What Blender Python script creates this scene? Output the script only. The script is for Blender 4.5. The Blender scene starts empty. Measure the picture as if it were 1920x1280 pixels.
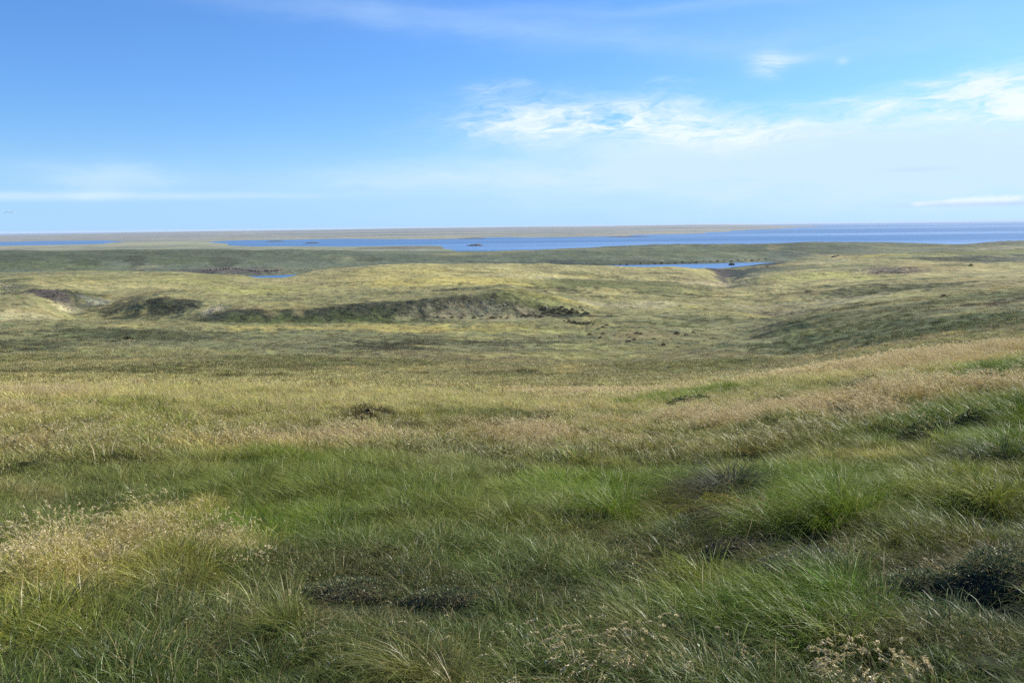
import bpy, math
import numpy as np
from mathutils import Vector, Matrix, Euler

R = math.radians
rng = np.random.default_rng(11)
scene = bpy.context.scene
COL = scene.collection
H = 95.0                      # eye height over the sea
EYE = 1.7

# ------------------------------------------------------------------ camera
F = 1598.0                    # focal length in photo pixels (1920 wide)
PITCH, ROLL = R(7.715), R(0.686)
cam = bpy.data.cameras.new('camera')
cam.sensor_width = 36.0
cam.lens = 36.0 * F / 1920.0
cam.clip_start, cam.clip_end = 0.05, 200000
camo = bpy.data.objects.new('camera', cam)
COL.objects.link(camo)
CM = Euler((R(90) - PITCH, 0, 0)).to_matrix() @ Matrix.Rotation(-ROLL, 3, 'Z')
camo.matrix_world = Matrix.Translation((0, 0, H)) @ CM.to_4x4()
scene.camera = camo
CMn = np.array(CM)


def azdep(u, v):
    d = CMn @ np.array([(u - 960) / F, -(v - 640) / F, -1.0])
    return math.atan2(d[0], d[1]), math.atan2(-d[2], math.hypot(d[0], d[1]))


# ------------------------------------------------------------------ noise
def _hash(ix, iy, seed):
    h = (ix.astype(np.int64) * 374761393 + iy.astype(np.int64) * 668265263 + seed * 1442695041) & 0xFFFFFFFF
    h = ((h ^ (h >> 13)) * 1274126177) & 0xFFFFFFFF
    h = ((h ^ (h >> 16)) * 2246822519) & 0xFFFFFFFF
    return (h ^ (h >> 15)) & 0xFFFF


def gnoise(x, y, seed=0):
    """2-D gradient noise, about -1..1."""
    x0, y0 = np.floor(x), np.floor(y)
    fx, fy = x - x0, y - y0
    ux = fx * fx * fx * (fx * (fx * 6 - 15) + 10)
    uy = fy * fy * fy * (fy * (fy * 6 - 15) + 10)
    ix, iy = x0.astype(np.int64), y0.astype(np.int64)

    def g(dx, dy):
        a = _hash(ix + dx, iy + dy, seed) * (2 * math.pi / 65536.0)
        return np.cos(a) * (fx - dx) + np.sin(a) * (fy - dy)
    a = g(0, 0) * (1 - ux) + g(1, 0) * ux
    b = g(0, 1) * (1 - ux) + g(1, 1) * ux
    return (a * (1 - uy) + b * uy) * 1.5


def sstep(a, b, x):
    t = np.clip((x - a) / (b - a), 0, 1)
    return t * t * (3 - 2 * t)


# ------------------------------------------------------------------ terrain control layers
# each layer: (photo column, photo row, distance) of ground seen there, or (column, ('z', height), distance)
Z = lambda h: ('z', h)
BROW = [(-400, 722, 95), (0, 717, 100), (480, 714, 105), (800, 720, 105), (1000, 738, 95), (1200, 740, 85), (1440, 712, 72),
        (1650, 684, 64), (1780, 667, 60), (1920, 657, 56), (2300, 630, 50)]
LAYERS = [
    BROW,
    [(-400, 670, 190), (0, 668, 190), (480, 668, 190), (960, 678, 185), (1200, 690, 170), (1440, 690, 150), (1650, 676, 130),
     (1780, 668, 120), (1920, 662, 110), (2300, 640, 100)],
    [(-400, 632, 320), (0, 630, 320), (480, 632, 320), (960, 636, 320), (1200, 642, 300), (1440, 650, 250), (1650, 636, 190),
     (1780, 630, 170), (1920, 622, 160), (2300, 600, 150)],
    [(-400, 612, 440), (0, 611, 440), (130, 605, 450), (370, 606, 470), (600, 605, 470), (860, 600, 480), (1050, 598, 480),
     (1200, 603, 460), (1330, 625, 400), (1400, 632, 350), (1440, 620, 335), (1480, 604, 330), (1580, 584, 330), (1700, 563, 340),
     (1800, 552, 350), (1920, 540, 360), (2300, 515, 380)],
    [(-400, 556, 530), (0, 556, 530), (60, 559, 530), (100, 577, 535), (140, 601, 560), (240, 600, 560), (320, 601, 540), (360, 601, 510), (395, 595, 500), (430, 583, 497), (470, 578, 496), (600, 577, 497), (720, 567, 502), (860, 556, 512), (960, 548, 522), (1050, 562, 545),
     (1120, 579, 560), (1200, 581, 560), (1330, 590, 530), (1440, 602, 480), (1480, 608, 430), (1580, 590, 430), (1700, 570, 440),
     (1800, 558, 450), (1920, 547, 460), (2300, 522, 480)],
    [(-400, 548, 650), (0, 562, 640), (60, 567, 640), (100, 580, 640), (135, 588, 650), (165, 586, 640), (200, 590, 620), (235, 580, 615),
     (260, 566, 610), (300, 557, 610), (380, 556, 620), (480, 556, 660), (600, 552, 680), (720, 547, 680), (860, 539, 680), (960, 537, 680),
     (1050, 552, 680), (1200, 560, 680), (1330, 566, 680), (1440, 572, 680), (1580, 560, 640), (1700, 545, 650), (1800, 538, 660),
     (1920, 530, 680), (2300, 505, 700)],
    [(-400, 530, 900), (0, 540, 850), (60, 541, 740), (100, 546, 720), (150, 550, 730), (200, 553, 750), (300, 540, 800), (480, 535, 850),
     (600, 528, 850), (720, 520, 850), (860, 520, 850), (960, 523, 850), (1050, 528, 850), (1200, 534, 850), (1280, 540, 830),
     (1345, 552, 800), (1400, 541, 820), (1480, 530, 850), (1580, 525, 850), (1700, 520, 860), (1800, 517, 880), (1920, 512, 900), (2300, 490, 900)],
    [(-400, 520, 1300), (0, 520, 1300), (130, 516, 1300), (240, 517, 1250), (340, 515, 1200), (440, 519, 1150), (480, 524, 1120), (530, 522, 1120),
     (600, 508, 1100), (700, 497, 1080), (800, 494, 1080), (860, 497, 1080), (1000, 499, 1080), (1200, 503, 1080), (1290, 505, 1080),
     (1325, 513, 1050), (1350, 530, 1000), (1372, 532, 1000), (1400, 520, 1020), (1440, 516, 1050), (1500, 508, 1080), (1600, 500, 1100),
     (1700, 497, 1100), (1800, 496, 1150), (1920, 496, 1200), (2300, 478, 1200)],
    [(-400, 510, 1700), (0, 511, 1700), (240, 509, 1700), (340, 512, 1600), (400, Z(14), 1500), (500, Z(5), 1450), (640, Z(10), 1450), (1000, Z(12), 1450),
     (1200, Z(10), 1450), (1290, Z(8), 1450), (1320, 507, 1450), (1345, 505, 1450), (1400, 499, 1450), (1440, 493, 1450), (1470, 490, 1450),
     (1560, 486, 1450), (1640, 477, 1450), (1700, 476, 1450), (1780, 471, 1500), (1850, 470, 1550), (1920, 468, 1600), (2300, 455, 1600)],
    [(-400, Z(12), 1780), (0, Z(11), 1780), (240, Z(10), 1780), (345, Z(7), 1700), (385, Z(-3), 1650), (500, Z(-4), 1640), (640, Z(-4), 1700),
     (1200, Z(-4), 1750), (1600, Z(-4), 1750), (1920, Z(5), 1800)],
    [(-400, Z(13), 1900), (0, Z(12), 1900), (240, Z(11), 1900), (360, Z(8), 1840), (400, Z(-2), 1800), (500, Z(-2), 1800), (640, Z(-2), 1850),
     (960, Z(-2), 1960), (1200, Z(-2), 2030), (1300, Z(-2), 2060), (1440, Z(-2), 2160), (1600, Z(-2), 2220), (1920, Z(8), 2280)],
    [(-400, Z(16), 1980), (0, Z(15), 1980), (240, Z(14), 1980), (360, Z(12), 1890), (400, Z(8), 1850), (500, Z(7), 1850), (640, Z(6), 1890),
     (960, Z(6), 2000), (1200, Z(6), 2070), (1300, Z(5), 2100), (1440, Z(5), 2200), (1600, Z(5), 2260), (1920, Z(10), 2320)],
    [(-400, 468, 2700), (0, 471, 2700), (240, 472, 2700), (480, 472, 2700), (640, 473, 2700), (760, 473, 2650), (860, 474, 2600), (960, 470, 2600),
     (1100, 466, 2650), (1280, 461, 2700), (1440, 458, 2700), (1600, 457, 2800), (1700, 456, 2800), (1800, 457, 2800), (1920, 455, 2800), (2300, 450, 2800)],
    [(-400, Z(14), 3400), (0, Z(14), 3400), (400, Z(12), 3400), (640, Z(8), 3400), (760, Z(4), 3400), (850, Z(0), 3400), (900, Z(-5), 3300), (2300, Z(-6), 3300)],
    [(-400, Z(15), 4250), (0, Z(15), 4250), (200, Z(15), 4250), (400, Z(13), 4250), (560, Z(8), 4250), (640, Z(4), 4200), (700, Z(4), 4100), (820, Z(2.5), 4100),
     (855, Z(-5), 4100), (2300, Z(-6), 4100)],
    [(-400, Z(9), 6200), (0, Z(8), 6200), (150, Z(10), 6200), (230, Z(12), 6200), (330, Z(12), 6200), (400, Z(5), 6000), (450, Z(-5), 5400), (560, Z(-5), 4700),
     (2300, Z(-6), 4700)],
    [(-400, Z(-5), 6900), (0, Z(-5), 6900), (190, Z(-5), 6900), (240, Z(9), 6900), (350, Z(8), 6900), (410, Z(-4), 6900), (640, Z(-3), 7300), (760, Z(1), 7300),
     (900, Z(1), 7300), (1100, Z(1), 7300), (1200, Z(-2), 7300), (2300, Z(-6), 7300)],
    [(-400, Z(-5), 8700), (0, Z(-5), 8700), (200, Z(-4), 8700), (250, Z(7), 8700), (400, Z(7), 8700), (640, Z(9), 8700), (900, Z(10), 8700), (1100, Z(9), 8700),
     (1250, Z(4), 8700), (1350, Z(-3), 8700), (2300, Z(-6), 8700)],
    [(-400, Z(4), 10800), (0, Z(4), 10800), (200, Z(9), 10800), (400, Z(14), 10800), (900, Z(17), 10800), (1200, Z(14), 10800), (1350, Z(4), 10800),
     (1430, Z(-5), 10800), (2300, Z(-6), 10800)],
    [(-400, Z(10), 16000), (0, Z(11), 16000), (150, Z(20), 16000), (300, Z(28), 16000), (900, Z(34), 16000), (1300, Z(28), 16000), (1420, Z(8), 16000),
     (1500, Z(-5), 16000), (2300, Z(-6), 16000)],
    [(-400, Z(12), 24000), (0, Z(14), 24000), (150, Z(28), 24000), (300, Z(48), 24000), (900, Z(64), 24000), (1300, Z(64), 24000), (1420, Z(44), 24000),
     (1520, Z(4), 24000), (1560, Z(-6), 24000), (2300, Z(-6), 24000)],
    [(-400, Z(-7), 31000), (2300, Z(-7), 31000)],
]

AZF = R(42)
NAZ = 941
az_in = np.linspace(-AZF, AZF, NAZ)
az_out = np.linspace(AZF, 2 * math.pi - AZF, 111)[1:-1]
AZ = np.concatenate([az_in, az_out])
azc = np.where(AZ > math.pi, AZ - 2 * math.pi, AZ)
azcl = np.clip(azc, -AZF, AZF)
# behind the viewer blend both edges so the ring closes
rr = [0.3]
while rr[-1] < 60: rr.append(rr[-1] * 1.017)
while rr[-1] < 3200: rr.append(rr[-1] * 1.0095)
while rr[-1] < 31000: rr.append(rr[-1] * 1.014)
RR = np.array(rr); LR = np.log(RR); NR = len(RR)


def layer_at(layer, az):
    A, ZZ, RRk = [], [], []
    for (x, y, r) in layer:
        if isinstance(y, tuple):
            a, _ = azdep(x, 440); z = y[1]
        else:
            a, d = azdep(x, y); z = H - r * math.tan(d)
        A.append(a); ZZ.append(z); RRk.append(r)
    o = np.argsort(A)
    A, ZZ, RRk = np.array(A)[o], np.array(ZZ)[o], np.array(RRk, float)[o]
    return np.interp(az, A, ZZ), np.exp(np.interp(az, A, np.log(RRk)))


def gsmooth(a, n):
    k = np.exp(-0.5 * (np.arange(-3 * n, 3 * n + 1) / n) ** 2); k /= k.sum()
    p = np.pad(a, 3 * n, mode='edge')
    return np.convolve(p, k, mode='valid')


def pchip(xk, yk, x):
    h = np.diff(xk); d = np.diff(yk) / h
    m = np.zeros_like(yk)
    w1 = 2 * h[1:] + h[:-1]; w2 = h[1:] + 2 * h[:-1]
    ok = (d[:-1] * d[1:]) > 0
    with np.errstate(divide='ignore', invalid='ignore'):
        m[1:-1] = np.where(ok, (w1 + w2) / (w1 / d[:-1] + w2 / d[1:]), 0)
    m[0], m[-1] = d[0], d[-1]
    i = np.clip(np.searchsorted(xk, x) - 1, 0, len(xk) - 2)
    t = np.clip((x - xk[i]) / h[i], 0, 1)
    t2, t3 = t * t, t * t * t
    return (2 * t3 - 3 * t2 + 1) * yk[i] + (t3 - 2 * t2 + t) * h[i] * m[i] + (-2 * t3 + 3 * t2) * yk[i + 1] + (t3 - t2) * h[i] * m[i + 1]


lz, lr = [], []
for k, L in enumerate(LAYERS):
    z, r = layer_at(L, az_in)
    n = 3 if 3 <= k <= 8 else 9
    lz.append(gsmooth(z, n)); lr.append(gsmooth(r, n))
lz, lr = np.array(lz), np.array(lr)
for k in range(1, len(lr)): lr[k] = np.maximum(lr[k], lr[k - 1] * 1.03)
near_r = np.array([0.3, 1.5, 4.0, 10.0, 24.0, 48.0])
base_in = np.zeros((NR, NAZ))
for j in range(NAZ):
    db = H - lz[0, j]; rb = lr[0, j]
    s = (db - EYE) / rb
    nz = H - (EYE + near_r * s)
    nk = near_r < rb * 0.7
    xk = np.concatenate([np.log(near_r[nk]), np.log(lr[:, j])])
    # interpolate in log distance; near part is an even slope so work on z
    zk = np.concatenate([nz[nk], lz[:, j]])
    base_in[:, j] = pchip(xk, zk, LR)
    m = RR < rb * 0.62
    base_in[m, j] = H - (EYE + RR[m] * s)
# blend straight slope and spline round 0.62 rb: smooth along r lightly
base = np.zeros((NR, len(AZ)))
base[:, :NAZ] = base_in
tb = np.linspace(0, 1, len(az_out) + 2)[1:-1]
eb = sstep(0, 1, tb)
base[:, NAZ:] = base_in[:, -1][:, None] * (1 - eb) + base_in[:, 0][:, None] * eb
# the moor behind the viewer stays about level with the hilltop
back = np.sin(tb * math.pi) ** 0.5
flat = H - EYE - 3.0 * sstep(3, 300, RR)
base[:, NAZ:] = base[:, NAZ:] * (1 - back) + np.where(RR < 2500, flat, -6)[:, None] * back

GX = RR[:, None] * np.sin(AZ)[None, :]
GY = RR[:, None] * np.cos(AZ)[None, :]
GR = np.repeat(RR[:, None], len(AZ), 1)


def relief(x, y, r):
    z = np.zeros_like(x)
    for i, (lam, amp) in enumerate([(0.4, .034), (0.9, .085), (2.1, .17), (5, .26), (13, .34), (34, .75), (90, 1.6), (230, 2.1), (700, 3.0), (2800, 8.0)]):
        f = sstep(2.0, 5.0, lam / (r * np.where(r > 3000, .0145, .0085))) * sstep(1.5, 5.0, r / lam)
        if lam > 2000: f = f * sstep(9000, 11000, r)
        if lam >= 34:
            f = f * sstep(30, 120, r)
        m = f > 0.001
        if m.any():
            n = gnoise(x[m] / lam + 17.3 * i, y[m] / lam - 9.1 * i, 40 + i)
            if lam in (2.1, 5, 13, 90, 230):
                n = 0.5 - np.abs(n) * 1.3
            z[m] += f[m] * amp * n
    def fold(lx, ly, amp, r0, r1, r2, r3, sd):
        w = sstep(r0, r1, r) * (1 - sstep(r2, r3, r)); m = w > .001
        if m.any():
            wx = x[m] + lx * .35 * gnoise(x[m] / lx, y[m] / lx, sd + 1)
            n = gnoise(wx / lx + sd, (y[m] + .25 * x[m]) / ly, sd)
            k = sstep(-.5, .4, gnoise(x[m] / (lx * 1.8), y[m] / (ly * 3), sd + 2))
            z[m] += w[m] * amp * ((1 - np.abs(n)) ** 2.2 - .35) * k
    fold(230, 62, 4.2, 520, 640, 1250, 1500, 700)
    fold(90, 30, 1.5, 150, 230, 420, 500, 710)
    fold(36, 13, .55, 40, 60, 100, 140, 720)
    fold(520, 240, 9.0, 2150, 2350, 2900, 3200, 730)
    return z


GZ = base + relief(GX, GY, GR) * np.where(base < 1.5, np.where(GR > 3300, .8, .35), 1.0)
iaz_step = az_in[1] - az_in[0]


def _bil(arr, az, lnr):
    fi = np.interp(lnr, LR, np.arange(NR)); i = np.clip(fi.astype(int), 0, NR - 2); ti = fi - i
    fj = np.clip((az + AZF) / iaz_step, 0, NAZ - 1.001); j = fj.astype(int); tj = fj - j
    return (arr[i, j] * (1 - tj) + arr[i, j + 1] * tj) * (1 - ti) + (arr[i + 1, j] * (1 - tj) + arr[i + 1, j + 1] * tj) * ti


def ground(x, y):
    x = np.asarray(x, float); y = np.asarray(y, float)
    return _bil(GZ, np.arctan2(x, y), np.log(np.maximum(np.hypot(x, y), 0.3)))


# visible distance along each sight line on the smooth ground
def hit(u, v):
    a, d = azdep(u, v)
    j = (a + AZF) / iaz_step; j0 = int(np.clip(j, 0, NAZ - 2)); t = j - j0
    prof = base[:, j0] * (1 - t) + base[:, j0 + 1] * t
    line = H - RR * math.tan(d)
    below = np.nonzero(prof >= line)[0]
    i = below[0] if len(below) else NR - 1
    if i > 0 and len(below):
        e0 = line[i - 1] - prof[i - 1]; e1 = prof[i] - line[i]
        r = RR[i - 1] + (RR[i] - RR[i - 1]) * e0 / max(e0 + e1, 1e-9)
    else:
        r = RR[i]
    return a, r


def at(u, v):
    a, r = hit(u, v)
    x, y = r * math.sin(a), r * math.cos(a)
    return x, y, float(ground(x, y)), r


# ------------------------------------------------------------------ plant cover map, with some shade and haze painted in
C = dict(
    straw=(.320, .255, .090), orange=(.345, .250, .112), pink=(.32, .250, .130), yellow=(.240, .226, .080), olive=(.105, .108, .042),
    dark=(.052, .058, .028), lush=(.060, .094, .008), green=(.080, .094, .028), grey=(.110, .112, .062), heath=(.044, .046, .029),
    peat=(.016, .013, .011), rock=(.30, .285, .24), sand=(.36, .30, .20), purple=(.075, .058, .060), blue=(.045, .058, .055), moss=(.13, .125, .018), tan=(.21, .165, .085),
)
C['flank'] = (.062, .080, .036); C['bank'] = (.044, .046, .032); C['sage'] = (.122, .124, .070)
C = {k: np.array(v) for k, v in C.items()}
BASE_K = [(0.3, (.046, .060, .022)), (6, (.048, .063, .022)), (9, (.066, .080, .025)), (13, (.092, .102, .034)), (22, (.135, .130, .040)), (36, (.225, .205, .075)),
          (70, (.250, .222, .090)), (95, (.220, .198, .086)), (150, (.158, .148, .074)), (200, (.136, .128, .068)), (320, (.144, .135, .070)), (430, (.160, .148, .075)),
          (600, (.200, .180, .088)), (850, (.285, .236, .115)), (1100, (.265, .226, .112)), (1600, (.15, .15, .075)), (1850, (.105, .115, .080)),  # valley and coastal hills darkened to stand for cloud shadow
          (2900, (.095, .105, .075)), (3400, (.19, .19, .13)), (6000, (.23, .22, .15)), (9000, (.185, .176, .165)), (31000, (.175, .165, .18))]  # far land greyed in its colour to stand for haze
# (column, row, half width, half height, kind, strength) of patches seen in the photo
PATCH = [
    # distant hills, cloud shadow on them painted as dark cover
    (100, 478, 320, 9, 'dark', .4), (420, 482, 420, 9, 'dark', .4), (900, 485, 300, 8, 'dark', .25), (1250, 475, 200, 10, 'green', .35), (1480, 470, 130, 10, 'dark', .5),
    (255, 497, 15, 11, 'heath', .8), (165, 496, 20, 9, 'dark', .8), (420, 492, 18, 11, 'heath', .7), (700, 488, 16, 8, 'dark', .7), (330, 492, 40, 6, 'green', .4), (60, 498, 90, 6, 'green', .35), (210, 504, 70, 4, 'grey', .5), (280, 502, 20, 2, 'sand', .25),
    (1450, 466, 12, 2, 'tan', .5), (1500, 478, 60, 6, 'blue', .5), (460, 508, 90, 4, 'purple', .75), (1180, 494, 160, 3, 'dark', .7), (1030, 496, 120, 4, 'blue', .6),
    (560, 506, 60, 3, 'grey', .6),
    (1650, 462, 280, 4, 'dark', .5), (1760, 474, 130, 5, 'green', .55), (1880, 466, 60, 3, 'sand', .5), (1850, 487, 110, 7, 'blue', .7), (1720, 488, 60, 4, 'dark', .5),
    # the notch in front of the inlet, lit and shaded slopes painted in
    (1400, 512, 70, 13, 'blue', .95), (1350, 520, 24, 10, 'purple', .8), (1480, 505, 60, 6, 'grey', .7), (1430, 497, 40, 4, 'blue', .8),
    (1340, 541, 60, 9, 'sand', .7), (1330, 548, 50, 7, 'orange', .5), (1395, 528, 34, 3, 'sand', .6), (1420, 532, 40, 8, 'dark', .5), (1300, 522, 40, 8, 'tan', .7),
    (1580, 483, 60, 4, 'orange', .6), (1640, 479, 50, 3, 'straw', .7), (1560, 492, 60, 4, 'sand', .4), (1670, 510, 48, 7, 'purple', .85), (1610, 503, 60, 6, 'grey', .6),
    (1780, 502, 80, 8, 'orange', .45), (1520, 522, 80, 6, 'yellow', .7), (1600, 520, 70, 5, 'yellow', .5), (1790, 498, 28, 2, 'dark', .7),
    # plateau
    (760, 512, 160, 10, 'straw', .5), (840, 528, 180, 7, 'straw', .85), (1050, 522, 160, 3, 'sand', .55), (560, 534, 150, 6, 'tan', .5), (470, 545, 110, 8, 'yellow', .6),
    (1080, 512, 34, 4, 'dark', .45), (1200, 508, 50, 4, 'tan', .5), (1180, 540, 140, 9, 'olive', .75), (1260, 553, 110, 6, 'dark', .5), (1060, 537, 90, 7, 'olive', .5),
    (900, 512, 60, 4, 'olive', .5), (650, 520, 40, 3, 'olive', .5), (350, 525, 90, 8, 'yellow', .5), (120, 525, 110, 8, 'olive', .5),
    (20, 538, 34, 7, 'grey', .6), (60, 548, 60, 6, 'grey', .5), (60, 515, 70, 4, 'purple', .3),
    (935, 544, 34, 1.6, 'straw', .6), (985, 552, 34, 1.6, 'straw', .6), (1035, 561, 34, 1.6, 'straw', .65), (1080, 569, 34, 1.6, 'straw', .6), (1150, 573, 44, 1.6, 'sand', .5), (1230, 577, 50, 1.6, 'sand', .45),
    # gully and banks on the left
    (105, 557, 42, 12, 'purple', .95), (165, 562, 34, 12, 'dark', .75), (178, 565, 26, 6, 'rock', .55), (200, 580, 60, 12, 'heath', .7), (260, 555, 40, 8, 'tan', .5),
    (310, 578, 62, 17, 'heath', .9), (298, 577, 32, 9, 'heath', .7), (245, 590, 40, 8, 'dark', .6),
    (60, 580, 70, 16, 'tan', .7), (60, 596, 110, 9, 'sand', .35), (120, 583, 40, 3, 'sand', .6), (20, 570, 40, 10, 'sage', .4),
    (400, 582, 22, 7, 'sand', .9), (470, 578, 60, 4, 'tan', .8), (560, 574, 90, 4, 'tan', .5),
    (470, 593, 95, 13, 'bank', .97), (400, 597, 40, 6, 'bank', .8), (540, 593, 110, 13, 'bank', .97), (640, 591, 110, 14, 'bank', .97), (560, 586, 14, 9, 'tan', .5), (668, 580, 18, 12, 'olive', .6), (735, 575, 20, 10, 'sage', .6), (795, 580, 22, 12, 'sage', .5), (505, 583, 20, 5, 'tan', .5), (700, 582, 60, 16, 'bank', .9), (760, 590, 100, 14, 'bank', .97), (820, 576, 80, 16, 'bank', .85), (760, 601, 160, 3, 'dark', .5),
    (560, 603, 190, 2, 'green', .5), (900, 577, 90, 13, 'bank', .7), (980, 580, 80, 9, 'heath', .6), (995, 560, 90, 8, 'olive', .7),
    (1060, 588, 46, 9, 'heath', .95), (1110, 592, 50, 4, 'dark', .8), (1090, 607, 60, 4, 'dark', .6), (900, 593, 120, 3, 'sand', .35),
    (1330, 600, 80, 6, 'dark', .6), (1240, 610, 60, 5, 'olive', .6), (1200, 632, 60, 9, 'tan', .55), (1420, 558, 60, 5, 'olive', .6), (1640, 546, 110, 6, 'dark', .8), (1770, 542, 90, 4, 'dark', .6),
    (1460, 562, 130, 5, 'tan', .35), (1470, 590, 80, 4, 'purple', .5),
    # valley floor
    (760, 616, 240, 6, 'straw', .75), (900, 622, 120, 4, 'straw', .5), (1400, 580, 160, 3, 'sand', .4), (1560, 572, 90, 3, 'sand', .4), (1450, 625, 60, 3, 'dark', .6), (1530, 598, 60, 3, 'dark', .55), (1620, 577, 60, 3, 'dark', .5), (1500, 650, 130, 3, 'tan', .5), (1750, 634, 160, 4, 'tan', .45), (760, 465, 80, 2, 'purple', .6), (1640, 690, 90, 8, 'straw', .6), (1000, 622, 150, 5, 'yellow', .5), (200, 628, 110, 8, 'dark', .7), (60, 648, 60, 9, 'dark', .7), (330, 634, 120, 5, 'dark', .4), (740, 652, 70, 7, 'heath', .75), (880, 642, 180, 5, 'dark', .5),  # dark below the right crest and pale behind it paint slope shading
    (150, 700, 170, 7, 'dark', .7), (520, 692, 120, 6, 'dark', .5), (480, 712, 60, 3, 'dark', .6), (640, 680, 200, 8, 'olive', .5), (900, 672, 240, 6, 'tan', .4), (1100, 668, 150, 6, 'yellow', .4),
    (300, 660, 180, 6, 'yellow', .25), (60, 676, 130, 6, 'olive', .6), (1000, 702, 90, 5, 'dark', .6), (1260, 690, 120, 8, 'olive', .6), (1180, 655, 140, 5, 'yellow', .4), (1320, 668, 120, 7, 'tan', .35),
    # right hill flank, shade of its near face painted dark
    (1560, 632, 150, 13, 'flank', .75), (1700, 622, 170, 14, 'flank', .75), (1860, 605, 110, 14, 'flank', .7), (1600, 634, 130, 8, 'dark', .6), (1480, 645, 90, 6, 'dark', .4), (1850, 575, 90, 9, 'purple', .4), (1760, 578, 90, 8, 'tan', .3),
    (1650, 595, 130, 12, 'olive', .5), (1500, 615, 40, 14, 'green', .5), (1580, 580, 90, 4, 'dark', .5), (1830, 560, 60, 8, 'green', .4), (1750, 640, 170, 5, 'yellow', .3), (1530, 668, 70, 7, 'tan', .5), (1440, 676, 90, 6, 'green', .4),
    # brow and slope on the right
    (1780, 678, 120, 13, 'orange', .85), (1640, 690, 80, 10, 'straw', .6), (1880, 668, 60, 8, 'straw', .5), (1870, 710, 80, 15, 'lush', .95), (1840, 722, 40, 6, 'dark', .5), (1620, 732, 30, 12, 'heath', .75), (1560, 742, 60, 12, 'green', .5),
    (1500, 705, 70, 6, 'straw', .5), (1290, 756, 120, 10, 'lush', .9), (1420, 745, 90, 9, 'green', .5), (1770, 755, 130, 10, 'straw', .75), (1890, 742, 60, 10, 'pink', .5), (1480, 785, 150, 14, 'orange', .85), (1600, 755, 60, 8, 'straw', .7), (1690, 745, 60, 8, 'straw', .6), (1400, 820, 120, 9, 'green', .5), (1180, 790, 60, 8, 'green', .5), (1120, 775, 70, 6, 'straw', .6), (1390, 790, 60, 10, 'pink', .7),
    (1585, 776, 22, 8, 'heath', .8), (1650, 785, 60, 12, 'tan', .6), (1790, 800, 120, 26, 'lush', .95), (1720, 815, 60, 16, 'dark', .6), (1880, 780, 70, 12, 'green', .6), (1500, 830, 90, 12, 'grey', .6), (1250, 800, 120, 8, 'straw', .6),
    (1870, 855, 60, 18, 'lush', .8), (1790, 865, 60, 14, 'dark', .5), (1840, 825, 60, 8, 'grey', .5), (1650, 850, 120, 10, 'green', .4), (1560, 880, 130, 14, 'straw', .5), (1450, 868, 100, 8, 'grey', .4),
    (1200, 738, 110, 6, 'orange', .4), (1050, 740, 120, 7, 'straw', .6), (1000, 832, 110, 14, 'orange', .7), (1140, 835, 90, 8, 'straw', .5), (1000, 790, 60, 12, 'heath', .7), (900, 792, 90, 14, 'green', .75), (850, 780, 70, 6, 'dark', .4), (690, 786, 34, 8, 'peat', .85),
    (765, 806, 30, 6, 'heath', .7), (960, 884, 40, 5, 'dark', .7), (1000, 885, 60, 6, 'grey', .4),
    # left foreground
    (100, 748, 120, 9, 'straw', .5), (400, 745, 240, 10, 'yellow', .5), (800, 748, 160, 8, 'yellow', .5), (250, 788, 60, 7, 'lush', .5), (120, 775, 140, 9, 'green', .55), (420, 775, 120, 8, 'green', .4), (600, 838, 130, 12, 'pink', .5), (480, 850, 140, 14, 'straw', .5), (720, 830, 120, 10, 'pink', .4), (1000, 850, 60, 10, 'tan', .4),
    (60, 845, 120, 20, 'tan', .45), (200, 830, 110, 9, 'yellow', .4), (330, 810, 110, 8, 'green', .4), (80, 890, 90, 14, 'dark', .4), (180, 905, 130, 14, 'dark', .35), (60, 945, 60, 12, 'tan', .5), (210, 948, 90, 14, 'dark', .6), (40, 1000, 60, 34, 'grey', .5),
    (560, 880, 90, 14, 'lush', .4), (700, 900, 200, 34, 'green', .4), (480, 930, 120, 22, 'green', .6), (860, 880, 120, 24, 'sage', .5), (600, 965, 200, 28, 'green', .5), (470, 990, 100, 16, 'lush', .8),
    (330, 985, 90, 16, 'straw', .5), (270, 1025, 115, 24, 'straw', .9), (170, 1065, 125, 34, 'straw', .85), (120, 1110, 90, 34, 'straw', .6), (450, 1040, 60, 18, 'straw', .8), (380, 1030, 40, 14, 'pink', .6), (230, 1100, 70, 40, 'straw', .45),
    (330, 1095, 60, 34, 'moss', .4), (100, 1200, 130, 40, 'moss', .4), (560, 1010, 90, 24, 'lush', .4), (620, 1080, 130, 34, 'heath', .6), (800, 1110, 90, 34, 'heath', .6), (420, 1150, 130, 40, 'grey', .5), (560, 1170, 140, 30, 'heath', .45), (750, 1240, 120, 30, 'heath', .5), (300, 1200, 120, 40, 'dark', .4),
    # right foreground
    (820, 965, 150, 30, 'green', .6), (1140, 940, 130, 34, 'lush', .9), (1000, 960, 80, 30, 'green', .7), (1060, 975, 90, 20, 'grey', .4), (1230, 985, 60, 10, 'tan', .5), (1330, 965, 90, 22, 'moss', .9), (1290, 925, 60, 18, 'lush', .7), (1520, 945, 130, 40, 'lush', .95), (1430, 985, 90, 18, 'dark', .8),
    (1680, 930, 120, 40, 'green', .6), (1830, 940, 100, 40, 'moss', .35), (1380, 1040, 150, 24, 'heath', .75), (1530, 1050, 110, 30, 'heath', .7), (1640, 1040, 60, 24, 'grey', .5), (1120, 1030, 140, 26, 'heath', .55), (1200, 1070, 60, 34, 'heath', .5), (1860, 1065, 90, 46, 'heath', .95), (1720, 1080, 80, 34, 'heath', .8), (1760, 1030, 80, 16, 'moss', .4),
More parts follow.
